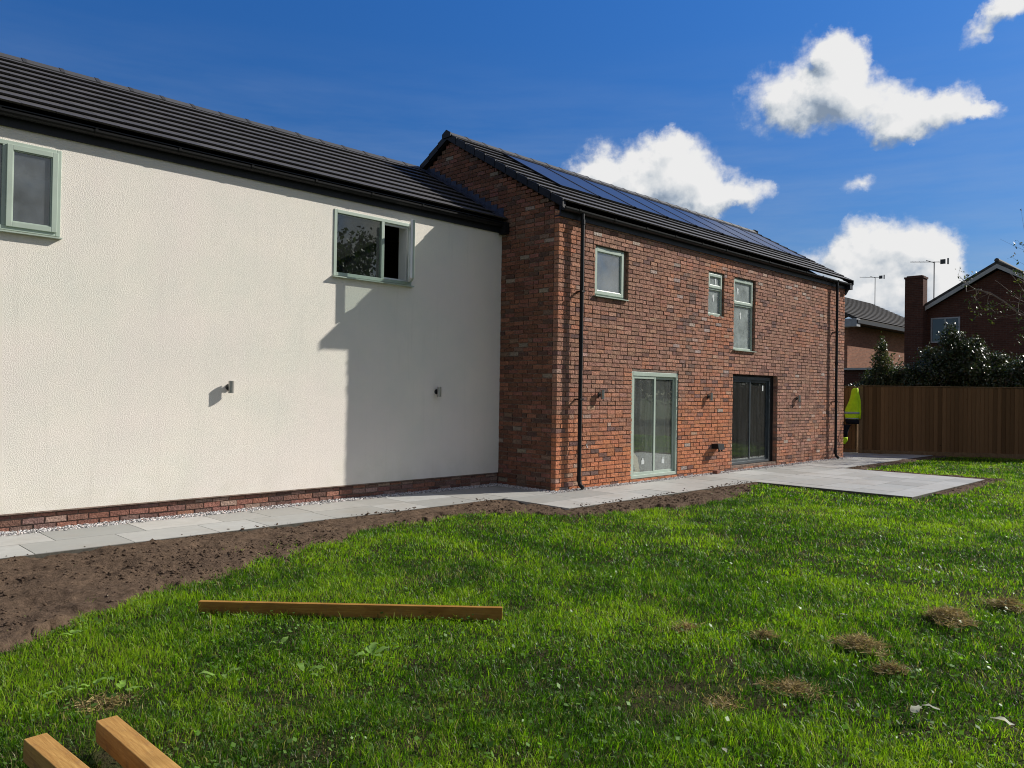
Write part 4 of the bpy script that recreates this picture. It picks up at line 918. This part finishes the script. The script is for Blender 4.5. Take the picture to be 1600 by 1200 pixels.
# ================================================================== FENCE
def fence_run(p, q, h, name, label, first_post=True):
    p, q = Vector((p[0], p[1], 0)), Vector((q[0], q[1], 0)); d_ = (q-p); L = d_.length; d_.normalize()
    nn = Vector((d_.y, -d_.x, 0)); 
    if nn.dot(-p) < 0: nn = -nn
    o = empty(name, p, label, 'fence'); mb = MB(); a = 0; k = 0
    while a < L-.02:
        w = .125; b = min(a+w, L); t = .022 if k % 2 else .012
        c = random.uniform(.55, 1.15); col = (.185*c, .103*c, .050*c); hz = h+random.uniform(-.004, .004)
        P0, P1 = p+d_*a, p+d_*b
        # feather-edge: outer edge thicker
        mb.hexa([P0-nn*.0, P1-nn*.0, P1+nn*.007, P0+nn*.020] and [(*(P0)[:2], .10), (*(P1)[:2], .10), (*(P1+nn*.007)[:2], .10), (*(P0+nn*.020)[:2], .10), (*(P0)[:2], hz), (*(P1)[:2], hz), (*(P1+nn*.007)[:2], hz), (*(P0+nn*.020)[:2], hz)], col)
        a += .108; k += 1
    mb.build('fence_boards', MT['fence'], o, p)
    mb = MB(); m_ = (p+q)/2
    mb.obox((m_.x+nn.x*.01, m_.y+nn.y*.01, .02), d_*(L/2), nn*.012, (0,0,.078)); mb.build('gravel_board', MT['fencepost'], o, p)
    mb = MB()
    for zz_ in (.4, 1.0, 1.6): mb.obox((m_.x-nn.x*.04, m_.y-nn.y*.04, zz_), d_*(L/2), nn*.035, (0,0,.04))
    mb.build('rail', MT['fencepost'], o, p)
    x_ = 0
    while x_ <= L+.1:
        c = p+d_*min(x_, L); mb = MB(); front = .03 if (x_ == 0 and first_post) else -.055
        mb.obox((c.x+nn.x*front, c.y+nn.y*front, h/2-.05), d_*.045, nn*.045, (0,0,h/2+.05)); mb.build('post', MT['fencepost'], o, p); x_ += 2.6
    mb = MB(); mb.obox((m_.x, m_.y, h+.02), d_*(L/2), nn*.03, (0,0,.012)); mb.build('capping_rail', MT['fencepost'], o, p)
    return o
random.seed(3)
FP, FQ = (23.2, 8.85), (28.6, .2)
fence_run(FP, FQ, 1.93, 'wooden_fence', 'brown closeboard timber fence in shade along the end of the lawn')
fence_run((23.22, 9.0), (23.9, 14.5), 1.9, 'wooden_fence', 'dark side run of fence beyond the corner of the brick house', False)
random.seed(5)
# hanging workwear on the fence end
def sheet(name, rows, depth, mat, parent=None, org=(0,0,0)):
    """rows of (z, centre offset, half width) along direction dd, puffed by depth"""
    dd = (Vector((FQ[0], FQ[1], 0))-Vector((FP[0], FP[1], 0))).normalized(); nn = Vector((-abs(dd.y), -dd.x, 0)).normalized()
    mb = MB(); K = 14; vs = []
    for (z, c_, hw) in rows:
        for k in range(K):
            a = 2*math.pi*k/K; fold = 1+.22*math.sin(3*a+z*5)+.1*math.sin(7*a-z*9)
            p_ = Vector(org)+dd*(c_+hw*math.cos(a))+nn*(depth*.5+depth*.5*math.sin(a)*fold); vs.append((p_.x, p_.y, z))
    fs = []
    for i in range(len(rows)-1):
        for k in range(K): a, b = i*K+k, i*K+(k+1) % K; fs.append((a, b, b+K, a+K))
    fs += [tuple(range(K))[::-1], tuple(range((len(rows)-1)*K, len(rows)*K))]
    mb.add(vs, fs); return mb.build(name, mat, parent, org if parent else (0,0,0), smooth=True)
JO = (23.05, 8.99, 0)
j = empty('hi_vis_jacket', JO, 'yellow hi-vis jacket with a grey reflective band hanging at the end of the wooden fence', 'jacket')
sheet('jacket_body', [(.98,-.06,.17),(1.05,-.06,.19),(1.13,-.06,.20),(1.21,-.06,.195),(1.3,-.05,.18),(1.45,-.02,.145),(1.6,.0,.115),(1.75,.01,.10),(1.84,.02,.09),(1.88,.04,.05)], .20, MT['hivis'], j, JO)
sheet('reflective_band', [(1.13,-.06,.207),(1.16,-.06,.21),(1.19,-.06,.207)], .21, MT['reflect'], j, JO)
sheet('reflective_band', [(.985,-.06,.183),(1.0,-.06,.188),(1.015,-.06,.190)], .208, MT['reflect'], j, JO)
sheet('jacket_hem', [(.84,-.04,.17),(.90,-.05,.185),(.978,-.06,.18)], .19, MT['navy'], j, JO)
sheet('sleeve', [(1.0,.14,.04),(1.2,.14,.055),(1.5,.12,.06),(1.8,.07,.05)], .14, MT['hivis'], j, JO)
t_ = empty('work_trousers', (23.0, 9.02, 0), 'dark work trousers with yellow ankle hanging below the hi-vis jacket', 'trousers')
sheet('trouser_leg', [(.46,-.20,.07),(.6,-.19,.085),(.75,-.16,.10),(.82,-.14,.12)], .14, MT['navy'], t_, (23.0, 9.02, 0))
sheet('ankle_band', [(.26,-.24,.06),(.33,-.22,.09),(.40,-.21,.095),(.455,-.20,.08)], .15, MT['hivis'], t_, (23.0, 9.02, 0))

# ================================================================== NEIGHBOUR HOUSES
def plain_window(parent, org, axis, a0, a1, z0, z1, face, mat, bars=1):
    mb = MB(); t = .06
    def bx(p, q, zz0, zz1, f0, f1):
        if axis == 'x': mb.box(p, q, f0, f1, zz0, zz1)
        else: mb.box(f0, f1, p, q, zz0, zz1)
    f0, f1 = face-.03, face+.04
    bx(a0, a0+t, z0, z1, f0, f1); bx(a1-t, a1, z0, z1, f0, f1); bx(a0+t, a1-t, z0, z0+t, f0+.001, f1); bx(a0+t, a1-t, z1-t, z1, f0+.001, f1)
    for i in range(bars): c = a0+(a1-a0)*(i+1)/(bars+1); bx(c-t/2, c+t/2, z0+t, z1-t, f0+.001, f1)
    w = mb.build('window', mat, parent, org); mb = MB(); bx(a0+t, a1-t, z0+t, z1-t, face+.0, face+.02); mb.build('pane', MT['nb_glass'], w, org); return w
m, n = new_mat('dark_window_glass'); principled(n, (.02, .025, .03, 1), .06, 0, .8); MT['nb_glass'] = m
def aerial(parent, org, x, y, z0, h):
    mb = MB(); zt = z0+h; mb.tube([(x, y, z0), (x, y, zt)], .022, 8); mb.tube([(x, y, zt-.03), (x+.06, y+.35, zt+.12)], .014, 6)
    mb.tube([(x+.1, y-.35, zt-.02), (x-.1, y+.95, zt+.09)], .014, 6)
    for k in range(9): t = k/8; c = Vector((x+.1-.2*t, y-.3+1.15*t, zt-.015+.1*t)); mb.tube([c-Vector((.14, .02, 0)), c+Vector((.14, .02, 0))], .006, 5)
    mb.box(x+.07, x+.12, y-.42, y-.22, zt-.10, zt+.10); mb.box(x+.06, x+.14, y-.55, y-.50, zt-.13, zt+.13)
    mb.build('aerial', MT['darkmetal'], parent, org)
# right-hand gabled house (gable faces the garden)
O3 = (36, 8.4, 0); h3 = empty('gabled_neighbour_house', O3, 'dark brick neighbouring house with a pale edged gable and a tall chimney', 'house')
AY, AZ, EYL, EZL = 8.36, 7.05, 11.45, 5.25; EYR = 2*AY-EYL
mb = MB(); mb.prism([(EYR+.2, -.25), (EYR+.2, EZL), (AY, AZ-.22), (EYL-.2, EZL), (EYL-.2, -.25)], 36, 44, 'x'); mb.build('wall', MT['nb_dark'], h3, O3)
mb = MB(); sl3 = (AZ-EZL)/(EYL-AY)
for sg in (1, -1):
    ye = AY+sg*(EYL-AY+.25); ze = EZL-.25*sl3
    mb.hexa([(35.75,ye,ze),(44.2,ye,ze),(44.2,AY,AZ),(35.75,AY,AZ),(35.75,ye,ze+.13),(44.2,ye,ze+.13),(44.2,AY,AZ+.13),(35.75,AY,AZ+.13)])
mb.tube([(35.7, AY, AZ+.14), (44.2, AY, AZ+.14)], .09, 8); r3 = mb.build('roof', MT['nb_tile'], h3, O3)
mb = MB()
for sg in (1, -1):
    ye = AY+sg*(EYL-AY+.25); ze = EZL-.25*sl3
    mb.hexa([(35.72,ye,ze-.17),(35.78,ye,ze-.17),(35.78,AY,AZ-.17),(35.72,AY,AZ-.17),(35.72,ye,ze-.003),(35.78,ye,ze-.003),(35.78,AY,AZ-.003),(35.72,AY,AZ-.003)])
mb.build('bargeboard', MT['whitewood'], r3, O3)
mb = MB(); mb.box(35.45, 35.995, 11.0, 11.72, -.25, 6.70); mb.box(35.42, 36.02, 10.97, 11.75, 6.70, 6.78); mb.box(35.5, 35.95, 11.05, 11.67, 6.78, 6.83); mb.build('chimney', MT['nb_dark'], h3, O3)
plain_window(h3, O3, 'y', 9.73, 10.84, 3.97, 5.03, 35.99, MT['greywood'], 1)
aerial(h3, O3, 37.2, 11.1, 5.4, 2.2)
# left-hand house seen beyond the brick house corner
O4 = (44, 15.3, 0); h4 = empty('neighbour_house', O4, 'brick house with a grey tiled roof seen between the brick house corner and the chimney', 'house')
mb = MB(); mb.box(38.4, 52, 15.3, 24, -.25, 5.35); mb.build('wall', MT['nb_light'], h4, O4)
mb = MB(); roof_slope(mb, 38.1, 52, 14.75, 5.42, 19.3, 7.72, .33, .34); mb.hexa([(38.1,14.75,5.30),(52,14.75,5.30),(52,19.3,7.60),(38.1,19.3,7.60),(38.1,14.75,5.41),(52,14.75,5.41),(52,19.3,7.71),(38.1,19.3,7.71)])
mb.hexa([(38.1,19.3,7.60),(52,19.3,7.60),(52,24.2,5.2),(38.1,24.2,5.2),(38.1,19.3,7.72),(52,19.3,7.72),(52,24.2,5.32),(38.1,24.2,5.32)]); mb.build('roof', MT['nb_tile2'], h4, O4)
mb = MB(); mb.box(38.0, 52, 14.66, 14.745, 5.18, 5.34); mb.box(38.0, 52, 14.75, 15.3, 5.18, 5.22); mb.build('fascia', MT['fascia'], h4, O4)
mb = MB(); mb.box(37.95, 38.39, 14.7, 15.6, 5.02, 5.40); mb.build('soffit_box', MT['greywood'], h4, O4)
mb = MB(); mb.box(37.2, 38.8, 13.4, 15.2, 2.9, 3.0); mb.build('porch_roof', MT['whitewood'], h4, O4)
mb = MB(); mb.box(37.4, 38.6, 13.6, 15.2, -.25, 2.9); mb.build('porch_wall', MT['nb_dark'], h4, O4)
aerial(h4, O4, 52.54, 19.2, 7.4, 2.05)
O5 = (52, 19, 0); h5 = empty('distant_house', O5, 'sliver of a farther gabled roof between the grey tiled roof and the chimney', 'house')
mb = MB(); mb.prism([(13.0, -.25), (13.0, 4.9), (17.0, 6.9), (21.5, 4.7), (21.5, -.25)], 54, 62, 'x'); mb.build('wall', MT['nb_dark'], h5, O5)
mb = MB(); mb.hexa([(53.6,12.8,4.8),(62,12.8,4.8),(62,17,6.95),(53.6,17,6.95),(53.6,12.8,5.05),(62,12.8,5.05),(62,17,7.2),(53.6,17,7.2)]); mb.hexa([(53.6,17,6.95),(62,17,6.95),(62,21.8,4.55),(53.6,21.8,4.55),(53.6,17,7.2),(62,17,7.2),(62,21.8,4.8),(53.6,21.8,4.8)]); mb.build('roof', MT['nb_tile'], h5, O5)
O6 = (33, 4, 0); h6 = empty('garden_shed', O6, 'low grey flat roofed outbuilding half hidden behind the shrubs at the right edge', 'outbuilding')
mb = MB(); mb.box(31.5, 34.5, 1.8, 6.6, -.25, 2.45); mb.build('wall', MT['nb_dark'], h6, O6); mb = MB(); mb.box(31.3, 34.7, 1.6, 6.8, 2.451, 2.6); mb.build('roof', MT['greywood'], h6, O6)

# ================================================================== SHRUBS AND TREES
def leaves(name, blobs, n_, size, mat, cols, parent, org, seed_=1, shell=.5, asp=.5):
    rg = np.random.default_rng(seed_); vol = np.array([b[3]*b[4]*b[5] for b in blobs])**.75; pick = rg.choice(len(blobs), n_, p=vol/vol.sum()); B = np.array(blobs)[pick]
    d = rg.normal(0, 1, (n_, 3)); d /= np.linalg.norm(d, axis=1)[:, None]; rad = rg.random(n_)**shell
    lump = 1+.30*np.sin(d[:, 0]*6+B[:, 0]*3)*np.sin(d[:, 1]*7+B[:, 2]*5)+.20*np.sin(d[:, 2]*9+B[:, 1]*7)+.12*np.sin(d[:, 0]*15+d[:, 1]*13)
    P = B[:, :3]+d*(rad*lump)[:, None]*B[:, 3:6]
    ax = rg.normal(0, 1, (n_, 3)); ax[:, 2] -= .3; ax /= np.linalg.norm(ax, axis=1)[:, None]; s_ = np.cross(ax, d*.8+rg.normal(0, .6, (n_, 3))); s_ /= np.linalg.norm(s_, axis=1)[:, None]
    L = (size*(.6+.8*rg.random(n_)))[:, None]; W_l = L*asp; nrm = np.cross(ax, s_)
    V = np.stack([P-ax*L*.5, P+s_*W_l*.5+nrm*L*.08, P+ax*L*.5-nrm*L*.1, P-s_*W_l*.5+nrm*L*.08], 1)
    ci = rg.integers(0, len(cols), n_); cl = np.array(cols)[ci]*(.65+.7*rg.random((n_, 1)))
    return np_mesh(name, V.reshape(-1, 3)-np.array(org), np.arange(n_*4), np.full(n_, 4), np.repeat(cl, 4, 0), mat, parent)
def branches(mb, p, d_, L, rad, depth, tips, spread=.6, bend=.25):
    pts = [p.copy()]; q = p.copy(); dd = d_.copy()
    for i in range(5):
        dd = (dd+Vector((random.gauss(0, bend*.4), random.gauss(0, bend*.4), random.gauss(0.03, bend*.3)))).normalized(); q = q+dd*L/5; pts.append(q.copy())
    mb.tube(pts, [rad*(1-.11*i) for i in range(6)], 6 if rad > .015 else 4)
    if depth == 0: tips += pts[2:]; return
    for k in range(random.randint(2, 4)):
        i = random.randint(2, 5); nd = (dd+Vector((random.gauss(0, spread), random.gauss(0, spread), random.gauss(.1, spread*.6)))).normalized()
        branches(mb, pts[i], nd, L*random.uniform(.5, .8), rad*.5, depth-1, tips, spread, bend)
def shrub(name, x, y, blobs, n_, size, mat, cols, label, cat, seed_, asp=.45, shell=.5):
    org = (x, y, -.2); t = empty(name, org, label, cat, 'shrubs behind the wooden fence')
    random.seed(seed_); mb = MB(); tips = []
    for k in range(4): branches(mb, Vector((x+random.uniform(-.2, .2), y+random.uniform(-.2, .2), -.2)), Vector((random.gauss(0, .3), random.gauss(0, .3), 1)).normalized(), blobs[0][2]*.75, .05, 2, tips, .5)
    mb.build('stem', MT['bark'], t, org); leaves('foliage', blobs, n_, size, mat, cols, t, org, seed_, shell, asp); return t
DG = [(.018,.034,.010),(.030,.052,.014),(.026,.036,.012),(.055,.075,.022),(.05,.04,.018)]
YG = [(.05,.065,.02),(.08,.08,.03),(.03,.045,.015),(.02,.035,.012)]
shrub('conical_shrub', 27.0, 9.66, [(27.0,9.66,1.9,.55,.5,.9),(27.0,9.64,2.6,.36,.34,.75),(27.0,9.62,3.2,.17,.17,.45),(27.0,9.3,2.0,.45,.45,.8),(27.1,9.95,2.0,.4,.4,.5)], 12000, .075, MT['leaf'], YG, 'pointed yellow green shrub behind the left end of the fence', 'shrub', 21, .5, .33)
shrub('laurel_bush', 27.3, 8.75, [(27.3,8.95,1.9,.5,.5,.8),(27.4,8.5,2.15,.5,.45,.75),(27.3,10.3,1.6,.5,.6,.55),(27.3,9.2,2.2,.35,.35,.45)], 11000, .085, MT['laurel'], DG, 'dark glossy bush behind the fence, between the pointed shrub and the big laurel', 'shrub', 22, .45, .36)
shrub('laurel_bush', 28.2, 7.7, [(28.2,8.1,2.2,.7,.8,.9),(28.3,7.6,2.9,.65,.6,.8),(28.2,8.5,2.8,.4,.35,.6),(28.1,7.2,2.4,.7,.6,.8),(28.2,7.9,3.6,.35,.35,.42),(28.3,7.2,3.2,.3,.3,.4)], 24000, .085, MT['laurel'], DG, 'tallest glossy laurel bush in front of the gabled house window', 'shrub', 23, .45, .36)
shrub('laurel_bush', 28.9, 6.2, [(28.8,6.5,2.1,.9,.9,.8),(29.0,5.6,2.0,.8,.8,.8),(28.8,6.7,2.8,.45,.4,.4),(28.9,6.0,2.7,.3,.3,.35)], 17000, .085, MT['laurel'], DG, 'dark laurel bush right of the tallest one, below the sparse tree', 'shrub', 24, .45, .36)
shrub('laurel_bush', 30.2, 4.4, [(30.0,4.6,1.9,.9,1.0,.8),(30.4,3.4,1.8,1.0,1.2,.9),(30.1,5.2,2.5,.4,.4,.4)], 12000, .09, MT['laurel'], DG, 'dark bush behind the fence at the right edge of the photo', 'shrub', 25, .45, .36)
# dark low hedge added to fill the shaded passage beyond the fence corner
shrub('low_hedge', 27.5, 13.2, [(26.5,12.4,1.3,1.2,.9,1.2),(28.0,13.4,1.4,1.4,1.2,1.4),(25.4,11.6,1.0,.7,.8,1.2)], 14000, .11, MT['leaf'], DG, 'dark hedge added to fill the shaded gap past the corner of the brick house', 'hedge', 26)
# sparse tree reaching in from the right
random.seed(31); org = (26.6, 3.6, -.2); tr = empty('sparse_tree', org, 'nearly bare tree with thin branches and few leaves in front of the gabled house', 'tree')
mb = MB(); tips = []
base = Vector(org); mb.tube([base, base+Vector((.1, .1, 1.8)), base+Vector((.05, .25, 3.2))], [.09, .07, .055], 8)
mb.build('trunk', MT['bark'], tr, org)
mb = MB(); t0 = base+Vector((.05, .25, 3.2))
arc = [Vector((27.0, 4.6, 3.3)), Vector((26.9, 4.85, 3.62)), Vector((26.7, 5.25, 3.95)), Vector((26.6, 5.65, 4.15)), Vector((26.5, 6.0, 4.5)), Vector((26.4, 6.35, 4.78)), Vector((26.3, 6.7, 4.9)), Vector((26.3, 6.95, 4.85))]
mb.tube([t0, Vector((26.9, 4.2, 3.15))]+arc, [.05,.045,.042,.038,.034,.03,.026,.022,.016,.010], 7)
for p_ in arc[2:]:
    for k in range(2): branches(mb, p_, Vector((random.gauss(0, .5), random.gauss(.2, .6), random.gauss(.2, .6))).normalized(), random.uniform(.5, .9), .009, 1, tips, .7)
for k in range(11):
    branches(mb, t0, Vector((random.gauss(0, .4), random.gauss(.7, .4), random.uniform(.5, 1.4))).normalized(), random.uniform(1.4, 2.3), .020, 2, tips, .6)
mb.build('branches', MT['twig'], tr, org)
random.shuffle(tips); tp = tips[:int(len(tips)*.6)]
leaves('foliage', [(p_.x, p_.y, p_.z, .14, .14, .14) for p_ in tp], len(tp)*3, .085, MT['leaf'], [(.03,.045,.015),(.07,.075,.03),(.02,.03,.012)], tr, org, 32, .6, .5)
# garden trees behind the viewer, which the window glass reflects
def bigtree(x, y, h, rad, seed_, label):
    random.seed(seed_); org = (x, y, -.3); t = empty('garden_tree', org, label, 'tree', 'trees reflected in the windows'); mb = MB(); tips = []
    b = Vector(org); mb.tube([b, b+Vector((.1, 0, h*.3)), b+Vector((0, .1, h*.6))], [.3, .22, .14], 8)
    for k in range(7): branches(mb, b+Vector((0, 0, h*random.uniform(.25, .55))), Vector((random.gauss(0, .7), random.gauss(0, .7), .6)).normalized(), rad*1.1, .1, 1, tips)
    mb.build('trunk', MT['bark'], t, org)
    bl = [(x+random.gauss(0, rad*.42), y+random.gauss(0, rad*.42), h*random.uniform(.35, .88)*(1), rad*random.uniform(.3, .5), rad*random.uniform(.3, .5), rad*random.uniform(.25, .42)) for _ in range(22)]
    leaves('crown', bl, 12000, .34, MT['leaf'], [(.03,.05,.012),(.045,.065,.02),(.02,.035,.01)], t, org, seed_, .5, .6)
bigtree(27.0, -24.5, 12.3, 5.2, 41, 'broad dark tree reflected in the left pane of the open window')
bigtree(34.5, -23, 9.5, 4.5, 42, 'dark tree reflected beside the open window mullion')
bigtree(45, -15.5, 6.2, 4.5, 43, 'dark tree reflected in the pale framed glazed door')
bigtree(53, -15.5, 6.5, 4.8, 44, 'dark tree reflected in the anthracite glazed door')
